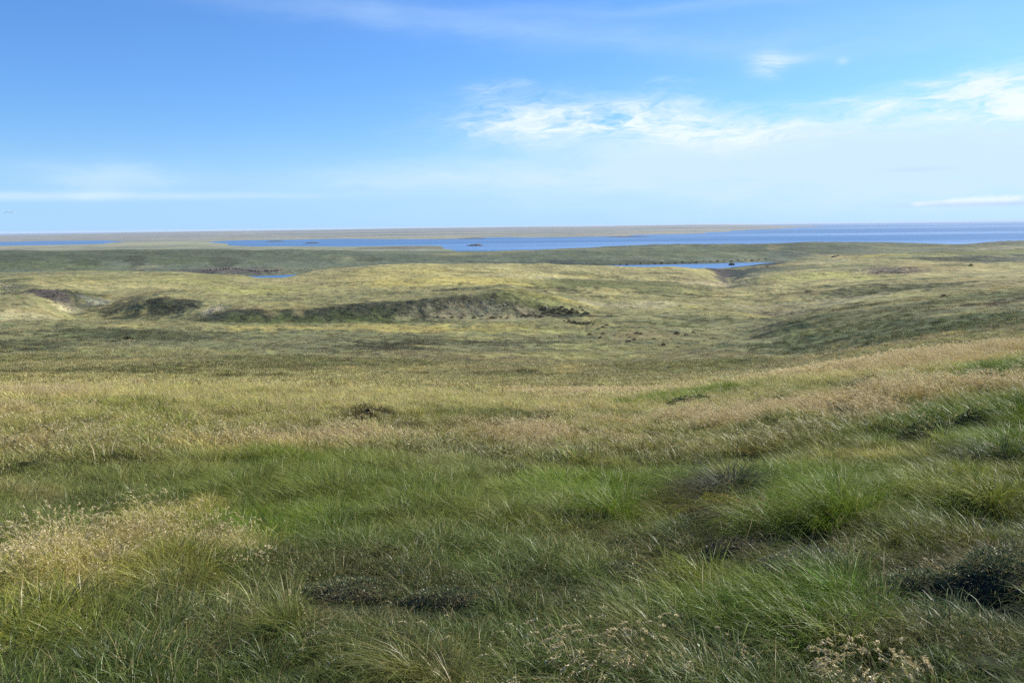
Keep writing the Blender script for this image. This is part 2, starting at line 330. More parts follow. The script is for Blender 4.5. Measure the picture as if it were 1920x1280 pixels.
    (1420, 1150, 150, 40, 'lush', .5), (1330, 1120, 90, 30, 'moss', .4), (1560, 1180, 140, 50, 'lush', .55), (1800, 1150, 120, 40, 'blue', .4), (1040, 1130, 120, 40, 'heath', .55), (720, 1160, 140, 26, 'heath', .6), (1500, 1130, 110, 20, 'heath', .5), (480, 1215, 150, 24, 'heath', .55), (1330, 1250, 150, 22, 'heath', .5), (1780, 1200, 120, 26, 'heath', .6), (1210, 1205, 50, 18, 'tan', .4), (1640, 1215, 60, 24, 'tan', .3), (1000, 1220, 120, 40, 'dark', .35), (1880, 1210, 60, 40, 'dark', .3),
]
PP = []
for (u, v, ru, rv, kind, s) in PATCH:
    a0, r0 = hit(u, v)
    v1 = max(v - rv, 445)
    _, rf = hit(u, v1); _, rn = hit(u, v + rv)
    l0 = math.log(r0)
    lf = min(max(math.log(rf) - l0, 0.03), 0.5); ln_ = min(max(l0 - math.log(rn), 0.03), 0.5)
    if r0 > 380: lf, ln_ = min(lf, .15), min(ln_, .15)
    PP.append((a0, l0, ru / F * 1.1, lf * 1.1, ln_ * 1.1, kind, s))


def cover(x, y, want_w=False):
    """colour of the plants at x, y, painted shade and haze included; optionally how dry / lush / heathy it is."""
    az = np.arctan2(x, y); r = np.maximum(np.hypot(x, y), 0.3); lnr = np.log(r)
    col = np.empty(x.shape + (3,))
    lk = np.log([k[0] for k in BASE_K])
    for c in range(3): col[..., c] = np.interp(lnr, lk, [k[1][c] for k in BASE_K])
    dry = np.clip(np.interp(lnr, np.log([6, 13, 30, 100, 125, 600, 900]), [.12, .22, .46, .40, .25, .35, .6]), 0, 1)
    lush = np.zeros_like(r); heath = np.zeros_like(r)
    det = r * 0.0085
    # natural mottling at several sizes
    n1 = np.zeros_like(r); n2 = np.zeros_like(r)
    for i, lam in enumerate([0.35, 0.9, 2.4, 6, 16, 42, 110, 300, 900, 2600]):
        f = sstep(1.2, 3.5, lam / det) * sstep(0.8, 2.5, r / lam)
        m = f > .01
        if not m.any(): continue
        w = [.5, .6, .7, .8, .8, .8, .8, .9, .9, 1.0][i] * 0.75
        n1[m] += f[m] * w * gnoise(x[m] / lam + 3.7 * i, y[m] / lam, 100 + i)
        n2[m] += f[m] * w * gnoise(x[m] / lam - 5.1 * i, y[m] / lam + 31, 200 + i)
    sky = lambda w, k: col * (1 - w[..., None]) + C[k] * w[..., None]
    far = sstep(1500, 2100, r); vfar = sstep(4000, 7000, r)
    nr = 1 - sstep(9, 20, r)
    w = sstep(.15, 1.1, n1) * (0.62 - .3 * far - .36 * nr); col = sky(w, 'straw' ); dry = np.clip(dry + w * .6, 0, 1)
    mid = sstep(380, 620, r) * (1 - sstep(1500, 1800, r)); n1 = n1 * (1 + .4 * mid); n2 = n2 * (1 + .4 * mid)
    w = sstep(.2, 1.1, -n1) * (.7 - .25 * far - .2 * vfar - .25 * mid); col = col * (1 - w[..., None]) + (C['green'] * (1 - sstep(100, 200, r))[..., None] + C['sage'] * sstep(100, 200, r)[..., None]) * w[..., None]; dry *= 1 - w * .7; lush += w * .5
    w = sstep(.5, 1.3, n2) * (.7 - .3 * far); col = sky(w, 'heath'); heath += w; dry *= 1 - w
    w = sstep(.4, 1.2, -n2) * .35 * vfar; col = sky(w, 'sand')
    w = sstep(.3, 1.1, -n2) * (.4 + .25 * mid - .22 * nr) * (1 - far); col = sky(w, 'tan'); dry = np.clip(dry + w * .5, 0, 1)
    sfar = sstep(3400, 6000, r)
    if sfar.max() > 0:
        b1 = gnoise(x / 5200, y / 900, 611) + .6 * gnoise(x / 1700, y / 420, 612); b2 = gnoise(x / 4200, y / 1100, 613) + .5 * gnoise(x / 1500, y / 380, 614)
        for w, cc in ((sstep(.1, .8, b1) * .6, (.30, .26, .19)), (sstep(.1, .8, -b1) * .8, (.10, .115, .105)), (sstep(.25, .9, b2) * .55, (.27, .205, .20))):
            w = w * sfar; col = col * (1 - w[..., None]) + np.array(cc) * w[..., None]
    en = np.clip(0.55 * n1 + 0.4 * gnoise(az * 55, lnr * 22, 77) + .3 * gnoise(az * 190, lnr * 70, 78), -.5, .9)
    for (a0, l0, da, lf, ln_, kind, s) in PP:
        m = (np.abs(az - a0) < da * 1.75) & (lnr - l0 < lf * 1.75) & (l0 - lnr < ln_ * 1.75)
        if not m.any(): continue
        dl = lnr[m] - l0
        d = np.sqrt(((az[m] - a0) / da) ** 2 + (dl / np.where(dl > 0, lf, ln_)) ** 2) + en[m] * (.5 if kind == 'bank' else 1)
        w = s * sstep(1.2, .62, d)
        col[m] = col[m] * (1 - w[:, None]) + C[kind] * (1 + .25 * n2[m])[:, None] * w[:, None]
        if kind in ('straw', 'orange', 'pink', 'tan', 'yellow', 'sand'):
            dry[m] = dry[m] * (1 - w) + w * (1.0 if kind != 'yellow' else .6); lush[m] *= 1 - w; heath[m] *= 1 - w
        elif kind in ('lush', 'green', 'moss'):
            lush[m] = lush[m] * (1 - w) + w; dry[m] *= 1 - w; heath[m] *= 1 - w
        elif kind in ('heath', 'peat', 'purple', 'blue', 'dark', 'bank'):
            heath[m] = heath[m] * (1 - w) + w * (1 if kind != 'dark' else .5); dry[m] *= 1 - w; lush[m] *= 1 - w
        elif kind == 'rock':
            heath[m] *= 1 - w; dry[m] *= 1 - w; lush[m] *= 1 - w
        else:
            dry[m] *= 1 - .6 * w; heath[m] = heath[m] * (1 - w) + .35 * w
    col = np.clip(col, .008, .6)
    if want_w: return col, dry, np.clip(lush, 0, 1), np.clip(heath, 0, 1)
    return col


def litter_shade(x, y, col):
    """darkens soil under the near sward: dead leaves plus painted shade between tufts."""
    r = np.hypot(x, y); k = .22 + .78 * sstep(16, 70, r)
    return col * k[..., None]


# ------------------------------------------------------------------ node helpers
class NT:
    def __init__(s, tree): s.t = tree; tree.nodes.clear()
    def n(s, typ, **kw):
        nd = s.t.nodes.new(typ)
        for k, v in kw.items():
            if k.startswith('i_'):
                key = k[2:]; key = int(key) if key.isdigit() else key.replace('_', ' ')
                nd.inputs[key].default_value = v
            else: setattr(nd, k, v)
        return nd
    def l(s, a, b): s.t.links.new(a, b)
    def val(s, x):
        if isinstance(x, (int, float)):
            return s.n('ShaderNodeValue').outputs[0] if False else x
        return x
    def m(s, op, a, b=None, c=None, clamp=False):
        nd = s.t.nodes.new('ShaderNodeMath'); nd.operation = op; nd.use_clamp = clamp
        for i, q in enumerate((a, b, c)):
            if q is None: continue
            if isinstance(q, (int, float)): nd.inputs[i].default_value = q
            else: s.l(q, nd.inputs[i])
        return nd.outputs[0]
    def mix(s, fac, a, b, blend='MIX'):
        nd = s.t.nodes.new('ShaderNodeMix'); nd.data_type = 'RGBA'; nd.blend_type = blend; nd.clamp_factor = True
        for i, q in ((0, fac), (6, a), (7, b)):
            if isinstance(q, (int, float)): nd.inputs[i].default_value = q
            elif isinstance(q, tuple): nd.inputs[i].default_value = q if len(q) == 4 else q + (1,)
            else: s.l(q, nd.inputs[i])
        return nd.outputs[2]


def new_mat(name):
    m = bpy.data.materials.new(name); m.use_nodes = True
    return m, NT(m.node_tree)


def terrain_material(name, octs, bump):
    m, t = new_mat(name)
    out = t.n('ShaderNodeOutputMaterial'); bs = t.n('ShaderNodeBsdfPrincipled')
    bs.inputs['Roughness'].default_value = 0.95; bs.inputs['Specular IOR Level'].default_value = 0.08
    at_ = t.n('ShaderNodeAttribute', attribute_name='cover')
    geo = t.n('ShaderNodeNewGeometry')
    h = None
    fac = None
    for sc_, w in octs:
        nz = t.n('ShaderNodeTexNoise'); nz.inputs['Scale'].default_value = sc_; nz.inputs['Detail'].default_value = 4; nz.inputs['Roughness'].default_value = .62
        t.l(geo.outputs['Position'], nz.inputs['Vector'])
        v = t.m('MULTIPLY', t.m('SUBTRACT', nz.outputs[0], .5), w * 2.6)
        fac = v if fac is None else t.m('ADD', fac, v)
        h = nz.outputs[0] if h is None else t.m('ADD', h, t.m('MULTIPLY', nz.outputs[0], 1.0 / sc_))
    k = t.m('EXPONENT', t.m('MULTIPLY', fac, .85))
    vm = t.n('ShaderNodeVectorMath', operation='SCALE'); t.l(at_.outputs['Color'], vm.inputs[0]); t.l(k, vm.inputs['Scale'])
    hs = t.n('ShaderNodeTexNoise'); hs.inputs['Scale'].default_value = .21; hs.inputs['Detail'].default_value = 6
    t.l(geo.outputs['Position'], hs.inputs['Vector'])
    warm = t.mix(t.m('MULTIPLY', t.m('SUBTRACT', hs.outputs[0], .35), 1.6, clamp=True), (.86, 1.03, .92), (1.16, 1.0, .95))
    col = t.mix(1.0, vm.outputs[0], warm, 'MULTIPLY')
    t.l(col, bs.inputs['Base Color'])
    bp = t.n('ShaderNodeBump'); bp.inputs['Strength'].default_value = .8; bp.inputs['Distance'].default_value = bump
    t.l(h, bp.inputs['Height']); t.l(bp.outputs[0], bs.inputs['Normal'])
    t.l(bs.outputs[0], out.inputs[0])
    return m


def mesh_np(name, verts, loops, starts, totals):
    me = bpy.data.meshes.new(name)
    me.vertices.add(len(verts)); me.vertices.foreach_set('co', np.asarray(verts, np.float32).ravel())
    me.loops.add(len(loops)); me.loops.foreach_set('vertex_index', np.asarray(loops, np.int32))
    me.polygons.add(len(starts)); me.polygons.foreach_set('loop_start', np.asarray(starts, np.int32))
    me.update(calc_edges=True)
    return me


def quads_mesh(name, verts, q, t=None):
    q = np.asarray(q, np.int64).reshape(-1, 4)
    loops = q.ravel(); starts = np.arange(len(q)) * 4
    if t is not None and len(t):
        t = np.asarray(t, np.int64).reshape(-1, 3)
        starts = np.concatenate([starts, len(loops) + np.arange(len(t)) * 3]); loops = np.concatenate([loops, t.ravel()])
    return mesh_np(name, verts, loops, starts, None)


def link(name, me, mat=None, parent=None, loc=None, rotz=None, **props):
    o = bpy.data.objects.new(name, me); COL.objects.link(o)
    if mat is not None and not me.materials: me.materials.append(mat)
    if parent is not None: o.parent = parent
    if loc is not None: o.location = loc
    if rotz is not None: o.rotation_euler = (0, 0, rotz)
    for k, v in props.items(): o[k] = v
    return o


# ------------------------------------------------------------------ ground sheets
TM = {'terrain': terrain_material('moorland_cover', ((1.9, .38), (.45, .55), (.09, .6), (.018, .5)), .3),
      'coastal_hills': terrain_material('coast_cover', ((.07, .5), (.015, .45)), .3), 'distant_land': terrain_material('far_cover', ((.012, .5), (.0025, .6)), .05)}
gcol = litter_shade(GX.ravel(), GY.ravel(), cover(GX.ravel(), GY.ravel())).reshape(NR, len(AZ), 3)
NA = len(AZ)


def sheet(name, i0, i1, cap=False):
    n = i1 - i0 + 1
    V = np.stack([GX[i0:i1 + 1], GY[i0:i1 + 1], GZ[i0:i1 + 1]], -1).reshape(-1, 3)
    cc = gcol[i0:i1 + 1].reshape(-1, 3)
    i, j = np.meshgrid(np.arange(n - 1), np.arange(NA), indexing='ij')
    jn = (j + 1) % NA
    q = np.stack([i * NA + j, (i + 1) * NA + j, (i + 1) * NA + jn, i * NA + jn], -1).reshape(-1, 4)[:, ::-1]
    tri = None
    if cap:
        V = np.concatenate([V, [[0, 0, GZ[0].mean()]]]); cc = np.concatenate([cc, cc[:1]])
        jj = np.arange(NA); tri = np.stack([np.full(NA, len(V) - 1), (jj + 1) % NA, jj], -1)
    me = quads_mesh(name, V, q, tri)
    me.polygons.foreach_set('use_smooth', np.ones(len(me.polygons), bool))
    ca = me.color_attributes.new('cover', 'FLOAT_COLOR', 'POINT')
    ca.data.foreach_set('color', np.concatenate([cc, np.ones((len(cc), 1))], 1).astype(np.float32).ravel())
    me.update()
    return link(name, me, TM[name], kind='structure')


i1 = int(np.searchsorted(RR, 1720)); i2 = int(np.searchsorted(RR, 3350)); 
sheet('terrain', 0, i1, True)
sheet('coastal_hills', i1, i2)
sheet('distant_land', i2, NR - 1)

# ------------------------------------------------------------------ sea
def water_material():
    m, t = new_mat('sea_water')
    out = t.n('ShaderNodeOutputMaterial')
    geo = t.n('ShaderNodeNewGeometry')
    mp = t.n('ShaderNodeMapping'); mp.inputs['Scale'].default_value = (.00011, .00042, 1)
    t.l(geo.outputs['Position'], mp.inputs['Vector'])
    nz = t.n('ShaderNodeTexNoise'); nz.inputs['Scale'].default_value = 1; nz.inputs['Detail'].default_value = 4; nz.inputs['Roughness'].default_value = .55
    t.l(mp.outputs[0], nz.inputs['Vector'])
    st = t.m('MULTIPLY', t.m('SUBTRACT', nz.outputs[0], .48), 7.0, clamp=True)
    w = t.n('ShaderNodeTexNoise'); w.inputs['Scale'].default_value = .12; w.inputs['Detail'].default_value = 5
    t.l(geo.outputs['Position'], w.inputs['Vector'])
    bp = t.n('ShaderNodeBump'); bp.inputs['Strength'].default_value = .35; bp.inputs['Distance'].default_value = 1.2
    t.l(w.outputs[0], bp.inputs['Height'])
    df = t.n('ShaderNodeBsdfDiffuse'); df.inputs['Color'].default_value = (.046, .142, .30, 1)
    gl = t.n('ShaderNodeBsdfGlossy'); gl.inputs['Color'].default_value = (.9, .95, 1, 1)
    t.l(t.m('ADD', .38, t.m('MULTIPLY', st, -.24)), gl.inputs['Roughness'])
    t.l(bp.outputs[0], gl.inputs['Normal'])
    mx = t.n('ShaderNodeMixShader'); t.l(t.m('ADD', .13, t.m('MULTIPLY', st, .46)), mx.inputs[0])
    t.l(df.outputs[0], mx.inputs[1]); t.l(gl.outputs[0], mx.inputs[2]); t.l(mx.outputs[0], out.inputs[0])
    return m


ns = 96
rs = [1200, 3000, 8000, 20000, 55000]
V = [(0, 0, 0)]; q = []; tr = []
for r in rs:
    for k in range(ns): V.append((r * math.sin(2 * math.pi * k / ns), r * math.cos(2 * math.pi * k / ns), 0))
for k in range(ns): tr.append((0, 1 + (k + 1) % ns, 1 + k))
for a in range(len(rs) - 1):
    for k in range(ns):
        b = 1 + a * ns; c = b + ns; k2 = (k + 1) % ns
        q.append((b + k, b + k2, c + k2, c + k))
link('sea', quads_mesh('sea', np.array(V, float), q, tr), water_material(), kind='structure')

# ------------------------------------------------------------------ plants
def plant_material(name, tint=None):
    """blade colour comes from the clump's own tint (or a fixed one); seed heads and dead blades have their own colour."""
    m, t = new_mat(name)
    out = t.n('ShaderNodeOutputMaterial')
    if tint is None:
        ta = t.n('ShaderNodeAttribute', attribute_name='tint'); ta.attribute_type = 'INSTANCER'; tc_ = ta.outputs['Color']
    else:
        rgb = t.n('ShaderNodeRGB'); rgb.outputs[0].default_value = tuple(tint) + (1,); tc_ = rgb.outputs[0]
    bv = t.n('ShaderNodeAttribute', attribute_name='blade'); sp = t.n('ShaderNodeSeparateColor'); t.l(bv.outputs['Color'], sp.inputs[0])
    rnd, seed, dead = sp.outputs[0], sp.outputs[1], sp.outputs[2]
    vm = t.n('ShaderNodeVectorMath', operation='SCALE'); t.l(tc_, vm.inputs[0]); t.l(t.m('ADD', .62, t.m('MULTIPLY', rnd, .85)), vm.inputs['Scale'])
    c = t.mix(dead, vm.outputs[0], (.30, .245, .105))
    sc_ = t.mix(rnd, (.46, .37, .17), (.74, .64, .38))
    c = t.mix(seed, c, sc_)
    df = t.n('ShaderNodeBsdfDiffuse'); tr = t.n('ShaderNodeBsdfTranslucent'); gl = t.n('ShaderNodeBsdfGlossy')
    t.l(c, df.inputs['Color']); t.l(c, tr.inputs['Color']); gl.inputs['Roughness'].default_value = .42; gl.inputs['Color'].default_value = (.9, .95, 1, 1)
    m1 = t.n('ShaderNodeMixShader'); m1.inputs[0].default_value = .30; t.l(df.outputs[0], m1.inputs[1]); t.l(tr.outputs[0], m1.inputs[2])
    m2 = t.n('ShaderNodeMixShader'); m2.inputs[0].default_value = .022; t.l(m1.outputs[0], m2.inputs[1]); t.l(gl.outputs[0], m2.inputs[2])
    t.l(m2.outputs[0], out.inputs[0])
    return m


class Blades:
    """collects curved strips into one mesh with a per-blade colour (random, seed head, dead)."""
    def __init__(s, g): s.v = []; s.q = []; s.t = []; s.c = []; s.n = 0; s.g = g

    def strips(s, p0, yaw, lean, h, w, seg=3, droop=.5, wind=(-.35, 0), dead=0.0, seed=0.0, taper=True):
        """n blades at once; lean = outward slope, droop = how far the tip bends over."""
        n = len(p0)
        if n == 0: return
        tt = np.linspace(0, 1, seg + 1)
        out = np.stack([np.cos(yaw), np.sin(yaw)], -1)
        hor = (lean[:, None] * tt[None] + (droop * tt ** 2.2)[None] * np.ones((n, 1)))
        P = np.zeros((n, seg + 1, 3))
        P[..., 0] = p0[:, 0, None] + h[:, None] * (out[:, 0, None] * hor * .75 + wind[0] * s.g.normal(1, .5, n)[:, None] * tt ** 1.7)
        P[..., 1] = p0[:, 1, None] + h[:, None] * (out[:, 1, None] * hor * .75 + (wind[1] + s.g.normal(0, .14, n))[:, None] * tt ** 1.7)
        bend = np.clip(1 - .33 * (hor ** 1.6), .1, 1)
        P[..., 2] = p0[:, 2, None] + h[:, None] * tt[None] * bend
        fa = s.g.uniform(0, math.pi, n)
        side = np.stack([np.cos(fa), np.sin(fa), np.zeros(n)], -1)
        wt = (1 - .9 * tt ** 1.5) if taper else np.ones(seg + 1)
        A = P - side[:, None] * (w[:, None, None] * wt[None, :, None] * .5); B = P + side[:, None] * (w[:, None, None] * wt[None, :, None] * .5)
        VV = np.stack([A, B], 2).reshape(n, -1, 3)
        base_i = s.n + np.arange(n)[:, None] * (2 * (seg + 1))
        for k in range(seg):
            s.q.append(np.stack([base_i[:, 0] + 2 * k, base_i[:, 0] + 2 * k + 1, base_i[:, 0] + 2 * k + 3, base_i[:, 0] + 2 * k + 2], -1))
        s.v.append(VV.reshape(-1, 3)); s.n += n * 2 * (seg + 1)
        cc = np.zeros((n, 4)); cc[:, 0] = s.g.random(n); cc[:, 1] = seed; cc[:, 2] = np.asarray(dead); cc[:, 3] = 1
        s.c.append(np.repeat(cc, 2 * (seg + 1), 0))
        return P

    def leaves(s, p, size, seed=0.0, dead=0.0, up=.3):
        """little diamond leaves / seed husks at points p, random directions."""
        n = len(p)
        if n == 0: return
        d = s.g.normal(size=(n, 3)); d[:, 2] = np.abs(d[:, 2]) * .8 + up; d /= np.linalg.norm(d, axis=1)[:, None]
        e = np.cross(d, s.g.normal(size=(n, 3))); e /= np.linalg.norm(e, axis=1)[:, None] + 1e-9
        size = np.broadcast_to(size, (n,))[:, None]
        VV = np.stack([p, p + d * size * .5 + e * size * .2, p + d * size, p + d * size * .5 - e * size * .2], 1)
        b = s.n + np.arange(n)[:, None] * 4
        s.q.append(b + np.arange(4)[None]); s.v.append(VV.reshape(-1, 3)); s.n += 4 * n
        cc = np.zeros((n, 4)); cc[:, 0] = s.g.random(n); cc[:, 1] = seed; cc[:, 2] = dead; cc[:, 3] = 1
        s.c.append(np.repeat(cc, 4, 0))

    def heads(s, tips, dirs, ln, size, k):
        """seed heads: k husks along the last part of each stem."""
        n = len(tips)
        u = s.g.random((n, k, 1))
        sag = dirs.copy(); sag[:, 2] -= .55; sag[:, 0] -= .25
        mix_ = (1 - u)
        ax = dirs[:, None] * (1 - mix_) + sag[:, None] * mix_
        p = (tips[:, None] - dirs[:, None] * ln * .5 + ax * ((1 - u) * ln) + s.g.normal(size=(n, k, 3)) * size * .16 * np.sin(np.clip(u, .08, .95) * math.pi)).reshape(-1, 3)
        d = (ax + s.g.normal(size=(n, k, 3)) * .38).reshape(-1, 3); d /= np.linalg.norm(d, axis=1)[:, None]
        e = np.cross(d, s.g.normal(size=d.shape)); e /= np.linalg.norm(e, axis=1)[:, None] + 1e-9
        sz = (size * s.g.uniform(.6, 1.25, n * k))[:, None]
        VV = np.stack([p, p + d * sz * .5 + e * sz * .17, p + d * sz, p + d * sz * .5 - e * sz * .17], 1)
        m_ = len(p); b = s.n + np.arange(m_)[:, None] * 4
        s.q.append(b + np.arange(4)[None]); s.v.append(VV.reshape(-1, 3)); s.n += 4 * m_
        cc = np.zeros((m_, 4)); cc[:, 0] = s.g.random(m_); cc[:, 1] = 1; cc[:, 3] = 1
        s.c.append(np.repeat(cc, 4, 0))

    def mesh(s, name, mat):
        me = quads_mesh(name, np.concatenate(s.v), np.concatenate(s.q))
        ca = me.color_attributes.new('blade', 'FLOAT_COLOR', 'POINT')
        ca.data.foreach_set('color', np.concatenate(s.c).astype(np.float32).ravel())
        me.polygons.foreach_set('use_smooth', np.ones(len(me.polygons), bool))
        me.materials.append(mat)
        return me


def disc(g, n, r, z=0.0):
    a = g.uniform(0, 2 * math.pi, n); q_ = r * np.sqrt(g.random(n))
    return np.stack([q_ * np.cos(a), q_ * np.sin(a), np.full(n, z)], -1), a


def tuft(g, n, rad, h0, h1, w, seg=3, lean=.35, droop=.5, wind=-.35, dead=.12, stems=0, sh=(.3, .45), husk=.012, k=9, sw=None, hl=.07):
    b = Blades(g)
    p, a = disc(g, n, rad)
    yaw = a + g.normal(0, .7, n); ln = g.uniform(.05, lean * 2, n)
    b.strips(p, yaw, ln, g.uniform(h0, h1, n), w * np.exp(g.normal(0, .32, n)), seg, droop, (wind, .05), dead=(g.random(n) < dead).astype(float))
    if stems:
        p, a = disc(g, stems, rad * .9)
        P = b.strips(p, a + g.normal(0, .8, stems), g.uniform(.02, .25, stems), g.uniform(sh[0], sh[1], stems), np.full(stems, sw or w * .6), seg + 1, droop * .7, (wind * 1.15, .05), dead=(g.random(stems) < .6) * .8, taper=False)
        tip = P[:, -1]; d = P[:, -1] - P[:, -2]; d /= np.linalg.norm(d, axis=1)[:, None]
        b.heads(tip, d, hl, husk, k)
    return b


def heath_clump(g, n, rad, hh, leaf, twigs=14):
    b = Blades(g)
    p, a = disc(g, n, rad); rr_ = np.hypot(p[:, 0], p[:, 1]) / rad
    p[:, 2] = hh * (1 - rr_ ** 2) * g.uniform(.35, 1.05, n)
    b.leaves(p, leaf * g.uniform(.6, 1.4, n), dead=(g.random(n) < .16).astype(float), up=.5)
    p, a = disc(g, twigs, rad * .8)
    b.strips(p, a, g.uniform(.3, 1.4, twigs), g.uniform(.6, 1.5, twigs) * hh, np.full(twigs, leaf * .16), 3, .3, (-.2, 0), dead=(g.random(twigs) < .5).astype(float))
    return b


pm = plant_material('grass_blades')
g0 = np.random.default_rng(5)
PROTO = {}
PROTO['near_green'] = [tuft(g0, 52, .10, .07, .19, .0038, 3, .5, .5, -.28, .06) for _ in range(6)] + [tuft(g0, 30, .09, .10, .32, .0042, 4, .45, .8, -.42, .10) for _ in range(3)] + [tuft(g0, 16, .10, .14, .28, .0042, 5, .5, 1.0, -.40, .35) for _ in range(1)]
PROTO['near_lush'] = [tuft(g0, 30, .10, .16, .34, .0052, 4, .5, .9, -.3, .06) for _ in range(2)] + [tuft(g0, 60, .10, .16, .36, .0042, 4, .35, .6, -.36, .04) for _ in range(3)] + [tuft(g0, 50, .10, .18, .36, .0042, 4, .4, .8, -.45, .08) for _ in range(1)]
PROTO['near_seed'] = [tuft(g0, 26, .10, .10, .24, .0034, 3, .35, .4, -.3, .35, stems=8, sh=(.20, .36), husk=.014, k=18, sw=.0024, hl=.065) for _ in range(5)]
PROTO['near_heath'] = [heath_clump(g0, 190, .13, .10, .018, 16) for _ in range(4)] + [tuft(g0, 44, .13, .08, .18, .0040, 4, .7, 1.3, -.3, .35) for _ in range(2)]
PROTO['mid_green'] = [tuft(g0, 60, .24, .10, .28, .009, 2, .4, .5, -.42, .08) for _ in range(6)] + [tuft(g0, 50, .22, .16, .36, .009, 3, .4, .7, -.45, .2, stems=6, sh=(.3, .44), husk=.034, k=6, sw=.005, hl=.08)]
PROTO['mid_lush'] = [tuft(g0, 80, .24, .22, .46, .010, 3, .35, .6, -.42, .05) for _ in range(3)]
PROTO['mid_seed'] = [tuft(g0, 40, .24, .12, .26, .008, 2, .35, .4, -.35, .4, stems=22, sh=(.22, .42), husk=.030, k=8, sw=.005, hl=.085) for _ in range(4)]
PROTO['mid_heath'] = [heath_clump(g0, 230, .30, .20, .045, 16) for _ in range(4)]
PROTO['far_green'] = [tuft(g0, 60, .62, .14, .36, .030, 2, .4, .4, -.42, .14) for _ in range(4)]
PROTO['far_lush'] = [tuft(g0, 70, .60, .2, .46, .030, 2, .4, .5, -.42, .04) for _ in range(3)]
PROTO['far_seed'] = [tuft(g0, 50, .60, .14, .30, .026, 2, .4, .4, -.4, .3, stems=22, sh=(.26, .42), husk=.10, k=5, sw=.014, hl=.12) for _ in range(3)]
PROTO['far_heath'] = [heath_clump(g0, 150, .75, .34, .14, 8) for _ in range(4)]
PROTO['vale_green'] = [tuft(g0, 60, 1.8, .25, .6, .11, 1, .5, .2, -.45, .12) for _ in range(4)]
PROTO['vale_heath'] = [heath_clump(g0, 120, 1.7, .45, .32, 0) for _ in range(4)]
proto_col = {}
for key, lst in PROTO.items():
    c_ = bpy.data.collections.new('plants_' + key)
    for i, b in enumerate(lst):
        me = b.mesh('%s_%02d' % (key, i), pm); c_.objects.link(bpy.data.objects.new('%s_%02d' % (key, i), me))
    proto_col[key] = c_


def scatter_group(coll):
    ng = bpy.data.node_groups.new('scatter_' + coll.name, 'GeometryNodeTree')
    ng.interface.new_socket('Geometry', in_out='INPUT', socket_type='NodeSocketGeometry'); ng.interface.new_socket('Geometry', in_out='OUTPUT', socket_type='NodeSocketGeometry')
    N = ng.nodes.new; L = ng.links.new
    gi, go = N('NodeGroupInput'), N('NodeGroupOutput')
    ci = N('GeometryNodeCollectionInfo'); ci.inputs['Collection'].default_value = coll; ci.inputs['Separate Children'].default_value = True; ci.inputs['Reset Children'].default_value = True
    m2p = N('GeometryNodeMeshToPoints')
    iop = N('GeometryNodeInstanceOnPoints'); iop.inputs['Pick Instance'].default_value = True

    def attr(name, dt):
        n = N('GeometryNodeInputNamedAttribute'); n.data_type = dt; n.inputs['Name'].default_value = name; return n.outputs[0]
    e2r = N('FunctionNodeEulerToRotation')
    L(gi.outputs[0], m2p.inputs['Mesh']); L(m2p.outputs[0], iop.inputs['Points']); L(ci.outputs[0], iop.inputs['Instance'])
    L(attr('pick', 'INT'), iop.inputs['Instance Index']); L(attr('turn', 'FLOAT_VECTOR'), e2r.inputs[0]); L(e2r.outputs[0], iop.inputs['Rotation']); L(attr('size', 'FLOAT_VECTOR'), iop.inputs['Scale'])
    L(iop.outputs[0], go.inputs[0])
    return ng


def scatter(name, coll, x, y, col, size, spread=.6, sink=.015, label=None, zs=None):
    n = len(x)
    if n == 0: return
    z = ground(x, y) - sink
    me = mesh_np(name, np.stack([x, y, z], -1), [], [], None)
    def put(nm, ty, arr, field):
        a_ = me.attributes.new(nm, ty, 'POINT'); a_.data.foreach_set(field, np.ascontiguousarray(arr).ravel())
    put('pick', 'INT', rng.integers(0, len(coll.objects), n).astype(np.int32), 'value')
    tn = np.zeros((n, 3), np.float32); tn[:, 2] = rng.normal(0, spread, n); put('turn', 'FLOAT_VECTOR', tn, 'vector')
    sz = np.repeat(size[:, None], 3, 1).astype(np.float32)
    if zs is not None: sz[:, 2] *= zs
    put('size', 'FLOAT_VECTOR', sz, 'vector')
    put('tint', 'FLOAT_COLOR', np.concatenate([col, np.ones((n, 1))], 1).astype(np.float32), 'color')
    o = link(name, me, kind='stuff')
    md = o.modifiers.new('plants', 'NODES'); md.node_group = scatter_group(coll)
    return o


def wedge(r0, r1, n, half=R(37), power=1.0):
    """n random spots in the view-side sector between r0 and r1; power 1 = even per area, 0 = even per log distance."""
    u = rng.random(n)
    if power == 1.0: r = np.sqrt(r0 ** 2 + u * (r1 ** 2 - r0 ** 2))
    else: r = r0 * (r1 / r0) ** u
    hw = half + np.arctan2(4.5, r) * (r < 70)
    a = rng.uniform(-1, 1, n) * hw
    return r * np.sin(a), r * np.cos(a), r


# ------------------------------------------------------------------ single plants, stones and other things
FOOT = []                                     # spots the scattered grass leaves free


def thing(name, label, cat, loc, group=None, rotz=0.0):
    o = bpy.data.objects.new(name, None); COL.objects.link(o); o.empty_display_size = .2
    o.location = loc; o.rotation_euler = (0, 0, rotz); o['label'] = label; o['category'] = cat; o['kind'] = 'thing'
    if group: o['group'] = group
    return o


def pmat(name, c): return plant_material(name, c)


def ell(g, n, a, b):
    t_ = g.uniform(0, 2 * math.pi, n); q_ = np.sqrt(g.random(n))
    return np.stack([a * q_ * np.cos(t_), b * q_ * np.sin(t_), np.zeros(n)], -1), t_, q_


def local_z(cx, cy, cz, p): return ground(cx + p[:, 0], cy + p[:, 1]) - cz - .02


